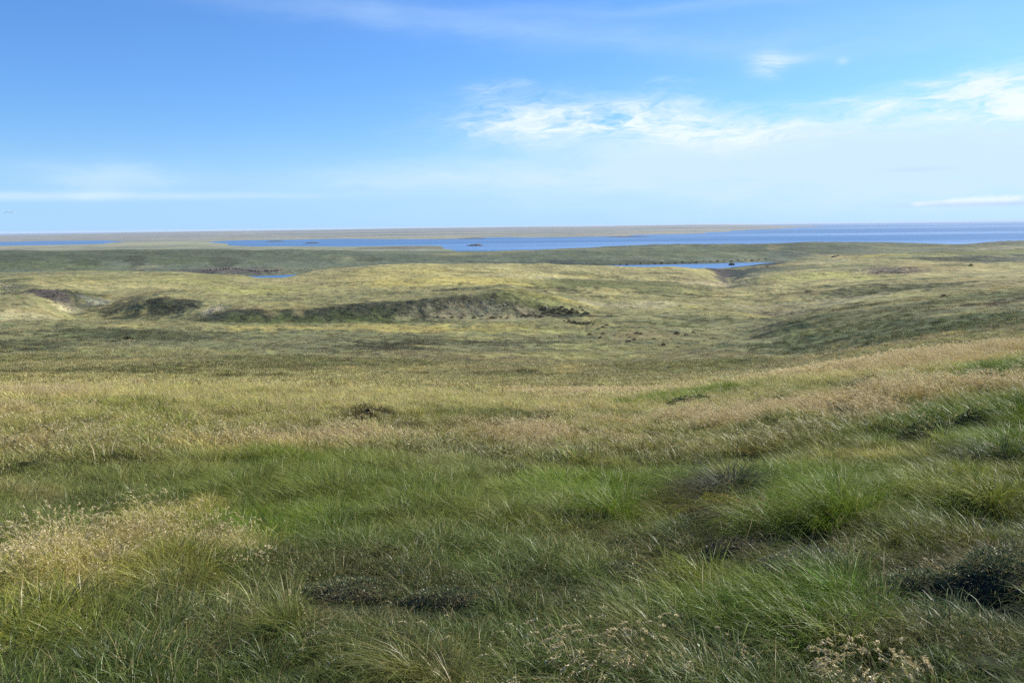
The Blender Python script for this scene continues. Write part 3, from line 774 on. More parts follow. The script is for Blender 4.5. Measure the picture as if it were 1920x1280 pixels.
def tussock(u, v, wpx, hpx, label, tint, name='tussock_grass', cat='tussock', n=1500, lean=.5, droop=1.0, dead=.1, skirt=500, seeds=0, depth=.6, group=None, bw=1.0, wind=-.35, clear=.8):
    x, y, z, r = at(u, v + hpx * .5)
    a, b, h = wpx / F * r * .5, wpx / F * r * .5 * depth, hpx / F * r * 1.3 * (1 + .45 * max(droop - .5, 0))
    g = np.random.default_rng(int(u * 7 + v * 13))
    o = thing(name, label, cat, (x, y, z), group)
    FOOT.append((x, y, min(a, b * 1.4) * clear)); FOOT.append((x * (1 - .2 / r), y * (1 - .2 / r), min(a, b * 1.4) * clear * .55))
    w = max(.0036, r * .00042) * bw
    B = Blades(g)
    ns = max(6, n // 150); c0, ct, cq = ell(g, ns, a * .86, b * .86)          # a tussock is a knot of smaller tufts
    rs_ = min(a, b) * .24; tops = (1.15 - .5 * cq ** 2) * g.uniform(.55, 1.1, ns); ty = g.uniform(0, 6.28, ns)
    for k in range(ns):
        m = int(n / ns * .85); p, t_, q_ = ell(g, m, rs_, rs_); p[:, :2] += c0[k, :2]; p[:, 2] = local_z(x, y, z, p)
        yaw = np.where(g.random(m) < .5, t_, ty[k]) + g.normal(0, .6, m)
        B.strips(p, yaw, g.uniform(.1, 1.3, m) * lean, h * tops[k] * g.uniform(.4, 1.08, m), w * np.exp(g.normal(0, .35, m)), 4, droop * g.uniform(.6, 1.3), (wind * g.uniform(.5, 1.3), g.normal(0, .1)), dead=(g.random(m) < dead).astype(float))
    link('blades', B.mesh('blades', pmat('tussock_blades', tint)), parent=o)
    if skirt:
        B = Blades(g); p, t_, q_ = ell(g, skirt, a * .75, b * .75); p[:, 2] = local_z(x, y, z, p)
        B.strips(p, t_ + g.normal(0, .6, skirt), g.uniform(.5, 1.3, skirt), h * g.uniform(.3, .7, skirt), w * g.uniform(.6, 1.1, skirt), 4, 1.3, (wind * .6, 0), dead=(g.random(skirt) < .75).astype(float) * .8)
        link('dead_leaves', B.mesh('dead_leaves', pmat('dead_leaves', tuple(.5 * q for q in tint))), parent=o)
    if seeds: add_seeds(o, g, x, y, z, a, b, h, w, seeds, r)
    return o


def add_seeds(o, g, x, y, z, a, b, h, w, seeds, r, hs=1.1, husk=None, k=22, hl=None, lean=.25, wind=-.45):
    B = Blades(g); p, t_, q_ = ell(g, seeds, a * .8, b * .8); p[:, 2] = local_z(x, y, z, p)
    if seeds <= 75:
        ms, mh = pmat('grass_stem', (.16, .16, .06)), pmat('seed_head', (.4, .33, .2))
        for i in range(seeds):
            B = Blades(g)
            P = B.strips(p[i:i + 1], t_[i:i + 1] + g.normal(0, .7, 1), g.uniform(.05, .5, 1) * lean * 2, h * hs * g.uniform(.75, 1.15, 1), np.full(1, w * .6), 5, .75, (wind, 0), dead=.4 * (i % 2), taper=False)
            st_ = link('stem', B.mesh('stem', ms), parent=o)
            B = Blades(g); tip = P[:, -1]; d = P[:, -1] - P[:, -2]; d /= np.linalg.norm(d, axis=1)[:, None]
            B.heads(tip, d, hl or h * .2, husk or max(.012, r * .0018), k)
            link('seed_head', B.mesh('seed_head', mh), parent=st_)
        return
    P = B.strips(p, t_ + g.normal(0, .7, seeds), g.uniform(.05, .5, seeds) * lean * 2, h * hs * g.uniform(.75, 1.15, seeds), np.full(seeds, w * .6), 5, .75, (wind, 0), dead=(g.random(seeds) < .5) * .8, taper=False)
    link('stems', B.mesh('stems', pmat('grass_stems', (.16, .16, .06))), parent=o)
    B = Blades(g); tip = P[:, -1]; d = P[:, -1] - P[:, -2]; d /= np.linalg.norm(d, axis=1)[:, None]
    B.heads(tip, d, hl or h * .2, husk or max(.012, r * .0018), k)
    link('seed_heads', B.mesh('seed_heads', pmat('seed_heads', (.4, .33, .2))), parent=o)


def seed_clump(u, v, wpx, hpx, label, tint, seeds, husk, k, hl, name='seeding_grass', lean=.3, wind=-.45, depth=.7, leaves_n=220):
    x, y, z, r = at(u, v + hpx * .75)
    a, b, h = wpx / F * r * .5, wpx / F * r * .5 * depth, hpx / F * r
    g = np.random.default_rng(int(u * 3 + v * 5))
    o = thing(name, label, 'grass clump', (x, y, z)); w = max(.003, r * .0004)
    FOOT.append((x, y, min(a, b * 1.3) * .9)); FOOT.append((x * (1 - .5 * b / r), y * (1 - .5 * b / r), min(a, b) * 1.1)); FOOT.append((x - .4 * a, y - .3 * b, b)); FOOT.append((x + .4 * a, y - .3 * b, b))
    B = Blades(g); p, t_, q_ = ell(g, leaves_n, a * .8, b * .8); p[:, 2] = local_z(x, y, z, p)
    B.strips(p, t_, g.uniform(.1, .6, leaves_n), h * g.uniform(.35, .75, leaves_n), w * g.uniform(.8, 1.4, leaves_n), 4, .6, (-.35, 0), dead=(g.random(leaves_n) < .2).astype(float))
    link('blades', B.mesh('blades', pmat('clump_blades', tint)), parent=o)
    add_seeds(o, g, x, y, z, a, b, h, w, seeds, r, 1.15, husk, k, hl, lean, wind)
    return o


def dome(g, a, b, h, x, y, z, nseg=40, nring=14, rough=.16):
    V = []; q = []; tr = []
    ph = g.uniform(0, 50)
    for i in range(nring + 1):
        f = i / nring
        for k in range(nseg):
            t_ = 2 * math.pi * k / nseg
            V.append((a * f * math.cos(t_), b * f * math.sin(t_), 0))
    V = np.array(V, float); f = np.repeat(np.arange(nring + 1) / nring, nseg)
    nz = gnoise(V[:, 0] / (a * .35) + ph, V[:, 1] / (b * .35 + 1e-6), 9) * rough + gnoise(V[:, 0] / (a * .14) + ph, V[:, 1] / (b * .14), 8) * rough * .5
    V[:, 2] = local_z(x, y, z, V) - .02 + h * (np.clip(1 - f ** 2.4, 0, 1) * (1 + nz)) - .06 * (f > .99)
    for i in range(nring):
        for k in range(nseg):
            k2 = (k + 1) % nseg
            q.append((i * nseg + k, (i + 1) * nseg + k, (i + 1) * nseg + k2, i * nseg + k2))
    return V, q


def soil_mat(name, c, sc_=30):
    m, t = new_mat(name)
    out = t.n('ShaderNodeOutputMaterial'); bs = t.n('ShaderNodeBsdfPrincipled'); bs.inputs['Roughness'].default_value = .9; bs.inputs['Specular IOR Level'].default_value = .15
    tcn = t.n('ShaderNodeTexCoord')
    n = t.n('ShaderNodeTexNoise'); n.inputs['Scale'].default_value = sc_; n.inputs['Detail'].default_value = 6; n.inputs['Roughness'].default_value = .65; t.l(tcn.outputs['Object'], n.inputs['Vector'])
    t.l(t.mix(t.m('MULTIPLY', t.m('SUBTRACT', n.outputs[0], .3), 2.2, clamp=True), tuple(q * .45 for q in c), tuple(q * 1.5 for q in c)), bs.inputs['Base Color'])
    bp = t.n('ShaderNodeBump'); bp.inputs['Strength'].default_value = .8; bp.inputs['Distance'].default_value = .5 / sc_ * 2; t.l(n.outputs[0], bp.inputs['Height']); t.l(bp.outputs[0], bs.inputs['Normal'])
    t.l(bs.outputs[0], out.inputs[0]); return m


M_peat = soil_mat('peat', (.022, .018, .014)); M_twig = soil_mat('twig_mat', (.050, .045, .030)); M_stone = soil_mat('pale_stone', (.27, .255, .21), 2.5); M_darkstone = soil_mat('dark_stone', (.06, .055, .055), 1.2)
M_redstone = soil_mat('red_stone', (.17, .12, .105), 1.0)


def shrub(u, v, wpx, hpx, label, tint, name='heath_shrub', cat='shrub', n=2600, depth=.6, twigs=160, leaf=None, dead=.15, group=None, grass=60):
    x, y, z, r = at(u, v + hpx * .45)
    a, b, h = wpx / F * r * .5, wpx / F * r * .5 * depth, hpx / F * r * .8
    g = np.random.default_rng(int(u * 11 + v * 3)); o = thing(name, label, cat, (x, y, z), group)
    FOOT.append((x, y, min(a, b * 1.3) * .95)); FOOT.append((x * (1 - .3 / r), y * (1 - .3 / r), min(a, b * 1.3) * .9)); FOOT.append((x + a * .5, y, b * .8)); FOOT.append((x - a * .5, y, b * .8))
    V, q = dome(g, a * .92, b * .92, h * .78, x, y, z)
    link('twigs', quads_mesh('twigs', V, q), M_twig, o)
    lf = leaf or max(.019, r * .0030)
    B = Blades(g); p, t_, q_ = ell(g, n, a, b)
    bumps = 1 + .22 * gnoise(p[:, 0] / (a * .35), p[:, 1] / (b * .35), 5)
    p[:, 2] = local_z(x, y, z, p) + h * np.clip(1 - q_ ** 2.4, 0, 1) * bumps * g.uniform(.72, 1.03, n)
    B.leaves(p, lf * g.uniform(.6, 1.5, n), dead=(g.random(n) < dead) * .7, up=.4)
    p, t_, q_ = ell(g, twigs, a * .9, b * .9); p[:, 2] = local_z(x, y, z, p) + h * np.clip(1 - q_ ** 2.4, 0, 1) * .75
    B.strips(p, t_, g.uniform(.2, 1.2, twigs), h * g.uniform(.25, .6, twigs), np.full(twigs, max(.003, r * .0004)), 3, .5, (-.25, 0), dead=(g.random(twigs) < .35).astype(float))
    link('foliage', B.mesh('foliage', pmat('shrub_foliage', tint)), parent=o)
    return o


LUSH, GRN, GREY = (.125, .19, .014), (.13, .16, .024), (.125, .135, .066)
# foreground tussocks
tussock(1366, 908, 105, 84, 'tall dark shaggy tussock with grey dead leaves, highest among the bright green grass', (.040, .048, .028), n=3000, skirt=1300, droop=1.4, lean=.7, dead=.10, depth=.8)
tussock(1530, 952, 330, 104, 'broad lush green tussock spreading right of the shaggy dark tussock, dark at its foot', LUSH, n=4600, skirt=900, droop=.9, depth=.5, bw=1.25, wind=-.25)
tussock(1150, 945, 260, 84, 'lush green tussock left of the shaggy dark tussock', LUSH, n=3400, skirt=600, depth=.5, bw=1.2, droop=.8)
tussock(1290, 925, 90, 60, 'small bright green tuft against the left side of the shaggy dark tussock', LUSH, n=900, skirt=120)
tussock(1415, 965, 110, 70, 'low dark tuft of matted dead blades in front of the shaggy dark tussock', (.035, .04, .02), n=900, skirt=800, dead=.3, droop=1.5)
tussock(980, 955, 200, 80, 'soft green tussock leaning at the left end of the lush green row', GRN, n=2400, skirt=400, depth=.5)
tussock(480, 985, 150, 60, 'dark green tuft growing behind the straw coloured seed heads', LUSH, n=1600, skirt=250, depth=.5)
tussock(1872, 858, 110, 50, 'dark green rounded tussock on the right slope with a black shaded face', (.045, .075, .016), n=1800, skirt=300, depth=.7)
tussock(1800, 862, 90, 40, 'grey green low tussock just left of the dark rounded tussock', GREY, n=900, skirt=300)
tussock(1500, 1110, 130, 70, 'bright green tuft below the grey heath in the right foreground', LUSH, n=1300, skirt=150)
tussock(530, 1150, 150, 90, 'grassy tuft with a few arched pale seed stems left of centre in the foreground', GRN, n=1300, skirt=300, seeds=14)
tussock(830, 1230, 190, 110, 'yellow green tuft with long arched blades near the bottom edge', (.13, .14, .03), n=1200, skirt=200, seeds=12)
# heath
shrub(1862, 1066, 230, 84, 'large dark heath cushion at the right edge of the foreground', (.085, .110, .050), n=5200, twigs=700, grass=1)
shrub(1712, 1088, 170, 50, 'dark heath cushion left of the largest one near the right edge', (.10, .125, .062), n=3400, twigs=420)
shrub(1500, 1052, 210, 36, 'low grey heath cushion in front of the broad lush tussock', (.11, .12, .085), n=3800, twigs=320)
shrub(1360, 1036, 170, 34, 'brownish heath cushion in front of the shaggy dark tussock', (.11, .105, .06), n=2600, twigs=320)
shrub(1190, 1068, 170, 40, 'dark heath cushion in front of the lush green row', (.085, .10, .055), n=2600, twigs=320)
shrub(650, 1088, 220, 36, 'dark heath cushion with pale twigs left of centre', (.10, .125, .055), n=3000, twigs=600)
shrub(830, 1116, 200, 38, 'dark heath cushion right of the one with pale twigs', (.09, .115, .052), n=2900, twigs=500)
shrub(1338, 958, 160, 52, 'yellow green moss cushion between the lush tussocks', (.20, .19, .016), name='moss_cushion', cat='moss cushion', n=6000, twigs=60, leaf=.022, dead=.04)
shrub(1740, 808, 150, 50, 'dark green shrubby mound on the right slope', (.05, .075, .025), n=2600)
shrub(1830, 795, 120, 36, 'paler green mound behind the dark shrubby mound on the right slope', (.07, .10, .03), n=2000)
shrub(1622, 733, 56, 24, 'small dark grey shrub on the straw slope, upper right', (.035, .036, .03), n=900)
shrub(1587, 776, 40, 18, 'tiny dark brown shrub below the small grey one on the straw slope', (.035, .03, .024), n=600)
shrub(1862, 712, 110, 34, 'dark green bank of shrubs under the orange straw on the right slope', (.045, .075, .022), n=2000)
shrub(1000, 791, 90, 24, 'dark purple grey heath patch right of the peat hollow', (.045, .042, .038), n=1400)
shrub(1290, 757, 120, 22, 'long low green mound crossing the straw slope', (.05, .085, .02), n=1600)
shrub(985, 886, 80, 18, 'small dark heath patch with a black left edge at mid slope', (.05, .052, .035), n=1000)
# seed heads
seed_clump(1205, 1200, 110, 95, 'clump of drooping pale golden seed heads in the lower right foreground', (.15, .15, .05), 60, .016, 44, .055, lean=.35, wind=-.6)
seed_clump(1110, 1222, 130, 95, 'loose arching whitish seed heads left of the golden clump', (.10, .13, .04), 30, .013, 46, .055, lean=.5, wind=-.9)
seed_clump(1345, 1200, 80, 100, 'few hooked whitish seed heads right of the golden clump', (.10, .13, .04), 12, .013, 46, .055, lean=.2, wind=-.4)
seed_clump(1632, 1225, 140, 62, 'upright pinkish brown seed heads at the lower right', (.11, .13, .04), 75, .020, 30, .055, lean=.3, wind=-.12)
seed_clump(450, 1040, 130, 44, 'row of upright brown seed heads at the right end of the straw patch', (.17, .13, .06), 60, .016, 16, .055, lean=.15, wind=-.15, depth=.35)
seed_clump(280, 1018, 230, 44, 'dense straw coloured seed heads in the left foreground', (.21, .17, .095), 170, .016, 14, .06, lean=.2, wind=-.3, leaves_n=900)
seed_clump(150, 1078, 190, 50, 'loose straw coloured seed heads at the left of the dense ones', (.2, .17, .09), 110, .015, 14, .06, lean=.2, wind=-.3, leaves_n=700)


# peat hollows: a dark overhung bank with a turf lip
def peat(u, v, wpx, hpx, label):
    x, y, z, r = at(u, v + hpx * .5)
    a, h = wpx / F * r * .5, hpx / F * r
    g = np.random.default_rng(int(u)); o = thing('peat_hollow', label, 'peat hollow', (x, y, z))
    FOOT.append((x, y - a * .1, a * .7))
    n = 40; V = []; q = []
    for i in range(n + 1):
        f = i / n * 2 - 1; e = max(1 - abs(f) ** 2.2, 0.0)
        hh = h * (.25 + .75 * e) * (1 + .25 * math.sin(f * 9 + u)); yy = .55 * a * e
        for k in range(7):
            s_ = k / 6
            V.append((f * a, yy - a * .35 * (1 - s_) ** 2 * e - .12 * h * s_, hh * s_ - .04 + .05 * g.normal() * h))
    for i in range(n):
        for k in range(6):
            q.append((i * 7 + k, (i + 1) * 7 + k, (i + 1) * 7 + k + 1, i * 7 + k + 1))
    V = np.array(V); V[:, 2] += local_z(x, y, z, V) + .02
    nv = len(V); W = V.copy(); W[:, 1] += .5 * a + .2; W[:, 2] -= .15
    q2 = [tuple(nv + j for j in reversed(f_)) for f_ in q]
    top = [(i * 7 + 6, (i + 1) * 7 + 6, nv + (i + 1) * 7 + 6, nv + i * 7 + 6) for i in range(n)]
    ends = [(k, k + 1, nv + k + 1, nv + k) for k in range(6)] + [(nv + n * 7 + k, nv + n * 7 + k + 1, n * 7 + k + 1, n * 7 + k) for k in range(6)]
    link('peat_face', quads_mesh('peat_face', np.concatenate([V, W]), q + q2 + top + ends), M_peat, o)
    B = Blades(g); ix = g.integers(0, n + 1, 420); p = V[ix * 7 + 6] + np.stack([g.normal(0, a / n, 420), g.uniform(-.02, .45, 420) * a, np.zeros(420)], -1)
    B.strips(p, g.uniform(0, 6.3, 420), g.uniform(.2, 1, 420), h * g.uniform(.2, .5, 420), np.full(420, r * .0006), 3, .8, (-.4, 0), dead=(g.random(420) < .3).astype(float))
    link('turf_lip', B.mesh('turf_lip', pmat('lip_grass', (.2, .19, .06))), parent=o)


peat(686, 783, 68, 17, 'black peat hollow cut in the pale yellow grass left of centre')
peat(768, 806, 50, 9, 'narrow dark peat hollow lower right of the black one')


# stones
def stone_mesh(seed, flat=.65):
    import bmesh
    g = np.random.default_rng(seed); bm = bmesh.new(); bmesh.ops.create_icosphere(bm, subdivisions=3, radius=1)
    P = np.array([v_.co[:] for v_ in bm.verts])
    for _ in range(9):
        nrm = g.normal(size=3); nrm /= np.linalg.norm(nrm); d = g.uniform(.55, .85); ex = np.clip(P @ nrm - d, 0, None); P -= ex[:, None] * nrm * .9
    P *= 1 + .05 * gnoise(P[:, 0] * 3 + seed, P[:, 1] * 3 + P[:, 2] * 2, seed)[:, None]
    P[:, 2] *= flat
    for v_, p in zip(bm.verts, P): v_.co = p
    me = bpy.data.meshes.new('stone'); bm.to_mesh(me); bm.free(); return me


def stones(mat, pts, label, group, name='boulder', cat='boulder'):
    ms = [stone_mesh(i + hash_(label)) for i in range(4)]
    for me in ms: me.materials.append(mat)
    for i, (u, v, wpx) in enumerate(pts):
        x, y, z, r = at(u, v); s_ = max(wpx / F * r * .5, .12)
        o = link(name, ms[i % 4], loc=(x, y, z + s_ * .22), label=label, category=cat, group=group, kind='thing')
        gq = np.random.default_rng(i + 7); o.rotation_euler = (gq.normal(0, .15), gq.normal(0, .15), gq.uniform(0, 6.3)); o.scale = (s_ * gq.uniform(.85, 1.3), s_ * gq.uniform(.7, 1), s_ * gq.uniform(.6, .95))


def hash_(t_): return sum(ord(c_) for c_ in t_) % 97


def around(u0, v0, du, dv, n, lo, hi, seed):
    g = np.random.default_rng(seed)
    return [(u0 + du * g.normal() * .5, v0 + dv * g.normal() * .5, g.uniform(lo, hi)) for _ in range(n)]


stones(M_stone, around(20, 539, 40, 9, 26, 1.6, 4.5, 1), 'pale boulder in the stone run at the far left hillside', 'boulders in the stone run at the far left')
stones(M_stone, around(172, 564, 38, 12, 20, 1.5, 4.5, 2), 'pale boulder on the scree right of the purple gully', 'boulders on the scree beside the gully')
stones(M_stone, [(848, 566, 5), (854, 572, 4.5), (842, 570, 3.5), (858, 577, 3)], 'grey boulder in the small outcrop on the dark bank face', 'boulders of the outcrop on the bank')
stones(M_stone, [(915, 563.5, 4.5), (922, 564, 4.5)], 'pale flat boulder at the top of the dark bank', 'flat boulders at the top of the bank')
stones(M_stone, [(931, 577.5, 4), (938, 576.5, 4.5), (946, 574.5, 5), (954, 572.5, 5), (962, 571.5, 4)], 'pale boulder in the slanting rock rib on the bank', 'boulders of the slanting rock rib')
stones(M_stone, [(1023, 579, 8)], 'lone whitish boulder above the dark thicket at the bank end', None)
stones(M_stone, [(697, 588.5, 3.5), (750, 590, 3), (762, 588, 3.5)], 'small pale boulder low on the dark bank face', 'small boulders low on the bank')
stones(M_stone, [(120, 577, 4), (128, 582, 5), (136, 585, 5), (100, 571, 4), (86, 566, 4)], 'pale stone along the edge of the left hill', 'stones along the edge of the left hill')
stones(M_redstone, [(u_, 508 + 2.2 * math.sin(u_), 5 + 3 * math.sin(u_ * 1.7) ** 2) for u_ in range(384, 530, 6)], 'reddish rock on the shore cliff behind the left inlet', 'reddish shore rocks at the left inlet')
stones(M_stone, [(560, 507, 4), (572, 505, 4), (585, 506, 3.5), (600, 504, 3.5), (548, 508, 3)], 'pale rock on the shore right of the left inlet', 'pale shore rocks right of the left inlet')
stones(M_darkstone, [(u_, 487.5 + (1440 - u_) * .035 + 1.0 * math.sin(u_ * 2.1), 4 + 2.5 * math.sin(u_ * 1.3) ** 2) for u_ in range(1150, 1440, 13)], 'dark rock along the far shore of the right inlet', 'dark shore rocks of the right inlet')
stones(M_darkstone, [(1560 + 3 * k, 484 - .6 * k, 5) for k in range(5)], 'dark rock on the crest of the right headland', 'dark rocks on the right headland crest')
stones(M_darkstone, around(1672, 510, 44, 5, 16, 2, 5, 8), 'dark rock in the purple outcrop on the right plateau', 'rocks of the purple outcrop')
stones(M_darkstone, around(105, 558, 36, 9, 18, 2, 5, 9), 'dark purple rock in the gully cliff at the left', 'rocks of the gully cliff')


# rocks standing in the water
def islet(u, v, wpx, hpx, label, pale):
    a_, d_ = azdep(u, v); r = H / math.tan(d_); x, y = r * math.sin(a_), r * math.cos(a_)
    w, h = wpx / F * r, hpx / F * r
    g = np.random.default_rng(int(u)); o = thing('rocky_islet', label, 'islet', (x, y, 0), rotz=-a_)
    V, q = dome(g, w * .5, w * .22, h * .55, x, y, 0, 48, 12, .25); V[:, 2] -= V[:, 2].min() + .6
    V2 = V.copy(); fr = np.repeat(np.arange(13) / 12, 48); V2[:, 2] = h * .6 * np.clip(1 - fr ** 2, 0, 1) * (1 + .4 * gnoise(V[:, 0] / (w * .12), V[:, 1] / (w * .1), 3)) - .5 * (fr > .95)
    link('rock_base', quads_mesh('rock_base', V2, q), M_darkstone, o)
    for k in range(3):
        s_ = h * (.45, .6, .5)[k]; c_ = link('pale_rock' if pale else 'dark_rock', stone_mesh(30 + k), M_stone if pale else M_darkstone, o, loc=(w * (.02, .13, .22)[k] if pale else w * (-.2, 0, .2)[k], 0, h * .35)); c_.scale = (s_ * 1.2, s_, s_ * 1.3)


islet(891, 461, 34, 5, 'small dark islet with pale rocks in the far bay', True)
islet(1372, 497, 13, 5, 'small blocky dark rock standing in the right inlet', False)


islet(517, 453, 36, 2.6, 'thin dark islet in the far bay, leftmost of the low ones', False)
islet(585, 456.5, 34, 3.0, 'thin dark islet in the far bay between the leftmost one and the headland', False)
islet(886, 447.5, 60, 2.6, 'long dark reef off the far shore above the islet with pale rocks', False)
islet(1180, 444, 90, 2.2, 'very long flat reef in the wide water off the far shore', False)


# bushes on the valley floor
def bushes(pts, label, group, wpx, seed, tint=(.030, .036, .018)):
    g = np.random.default_rng(seed); mt = pmat('bush_leaves', tint)
    ms = []
    for k in range(4):
        b = heath_clump(g, 420, 1.0, .95, .26, 20); ms.append(b.mesh('bush', mt))
    for i, (u, v) in enumerate(pts):
        x, y, z, r = at(u, v + 1.5); s_ = np.exp(g.normal(0, .32)) * wpx / F * r * .5
        o = link('bush', ms[i % 4], loc=(x, y, z - .05), rotz=g.uniform(0, 6.3), label=label, category='bush', group=group, kind='thing'); o.scale = (s_ * 1.25, s_, s_ * g.uniform(.8, 1.2))


bushes([(1087.5, 625), (1105.5, 627), (1130.5, 625.6), (1125.8, 634), (1151.6, 631), (1175.8, 629.5), (1179.7, 633.4), (1121.9, 615), (1143, 616), (1151.6, 617.8), (1137.5, 610.8), (1050, 632), (1193.8, 627), (1200.8, 627.5), (1220, 624),
        (1268, 629.5), (1286, 633), (1259, 637), (1189, 642), (1178, 644), (1243.8, 648), (1271, 651), (1107, 641), (1226.6, 636.6), (1300, 622), (1320, 640), (1335, 655)],
       'dark round bush scattered on the valley floor', 'bushes scattered on the valley floor', 7, 21)
bushes([(820.8, 596.7), (833, 598), (846.7, 597.5), (865, 598), (889, 596.7), (904, 593), (923, 596.7), (940, 595), (951.7, 595), (970, 593), (981.7, 592.5), (992.5, 593), (1005, 593), (1014, 594.7)],
       'dark bush in the row along the foot of the bank', 'bushes along the foot of the bank', 6.5, 22)
bushes([(1018 + 6.8 * (k % 13) + 3 * math.sin(k * 5.1), 580 + 4.6 * (k // 13) + 3 * math.sin(k * 2.3)) for k in range(39) if k % 5 != 2], 'blackish bush in the thicket at the right end of the bank', 'bushes of the thicket at the bank end', 6.5, 23, (.036, .042, .026))
bushes([(1058 + 9 * k, 601 + 1.6 * k) for k in range(9)], 'dark bush in the trail below the thicket', 'bushes trailing below the thicket', 8, 24)
for (u_, v_, w_, lab) in [(1769, 558, 7, 'lone dark bush high on the right hill flank'), (1685, 583, 8, 'lone dark bush midway up the right hill flank'), (1677, 573, 4, 'tiny dark bush above the midway one on the right flank'),
                          (1820, 499, 6, 'lone dark bush on the golden plateau at right'), (1028, 728, 10, 'small dark bush on the pale brow of the slope'), (240, 634, 12, 'dark bush in the shaded strip left of the valley'), (1790, 648, 15, 'dark low bush below the green hill flank')]:
    bushes([(u_, v_)], lab, None, w_, int(u_))

# a gull over the horizon
a_, d_ = azdep(19.5, 398); rb = 95.0
bx_, by_, bz_ = rb * math.sin(a_), rb * math.cos(a_), H - rb * math.tan(d_)
gull = thing('seabird', 'small grey seabird gliding low over the left horizon', 'bird', (bx_, by_, bz_), rotz=R(20))
M_bird, tb_ = new_mat('feathers'); ob_ = tb_.n('ShaderNodeOutputMaterial'); bb_ = tb_.n('ShaderNodeBsdfPrincipled'); bb_.inputs['Base Color'].default_value = (.34, .40, .45, 1); bb_.inputs['Roughness'].default_value = .7
nb_ = tb_.n('ShaderNodeTexNoise'); nb_.inputs['Scale'].default_value = 12; tb_.l(tb_.mix(nb_.outputs[0], (.28, .34, .39), (.42, .48, .52)), bb_.inputs['Base Color']); tb_.l(bb_.outputs[0], ob_.inputs[0])
V = []; q = []
prof = [(-.24, .004), (-.20, .022), (-.10, .05), (0, .062), (.10, .052), (.16, .036), (.20, .034), (.235, .022), (.27, .005)]
for i, (yy, rd) in enumerate(prof):
    for k in range(10):
        th = 2 * math.pi * k / 10; V.append((rd * math.cos(th), yy, rd * .9 * math.sin(th) + (.012 if yy > .15 else 0)))
for i in range(len(prof) - 1):
    for k in range(10): q.append((i * 10 + k, i * 10 + (k + 1) % 10, (i + 1) * 10 + (k + 1) % 10, (i + 1) * 10 + k))
link('body', quads_mesh('body', np.array(V), q), M_bird, gull)
for sgn in (-1, 1):
    V = []; q = []
    for k, (xx, zz, y0, ch) in enumerate([(.03, .02, .10, .17), (.16, .06, .13, .16), (.28, .055, .11, .14), (.40, -.02, .06, .11), (.50, -.10, .0, .07), (.57, -.16, -.06, .02)]):
        for (dy, dz) in ((0, 0), (-.3, .014), (-.7, .01), (-1, 0), (-.7, -.004), (-.3, -.008)): V.append((sgn * xx, y0 + dy * ch, zz + dz))
    for k in range(5):
        for m_ in range(6):
            f_ = (k * 6 + m_, k * 6 + (m_ + 1) % 6, (k + 1) * 6 + (m_ + 1) % 6, (k + 1) * 6 + m_); q.append(f_ if sgn > 0 else f_[::-1])
    link('wing', quads_mesh('wing', np.array(V), q), M_bird, gull)

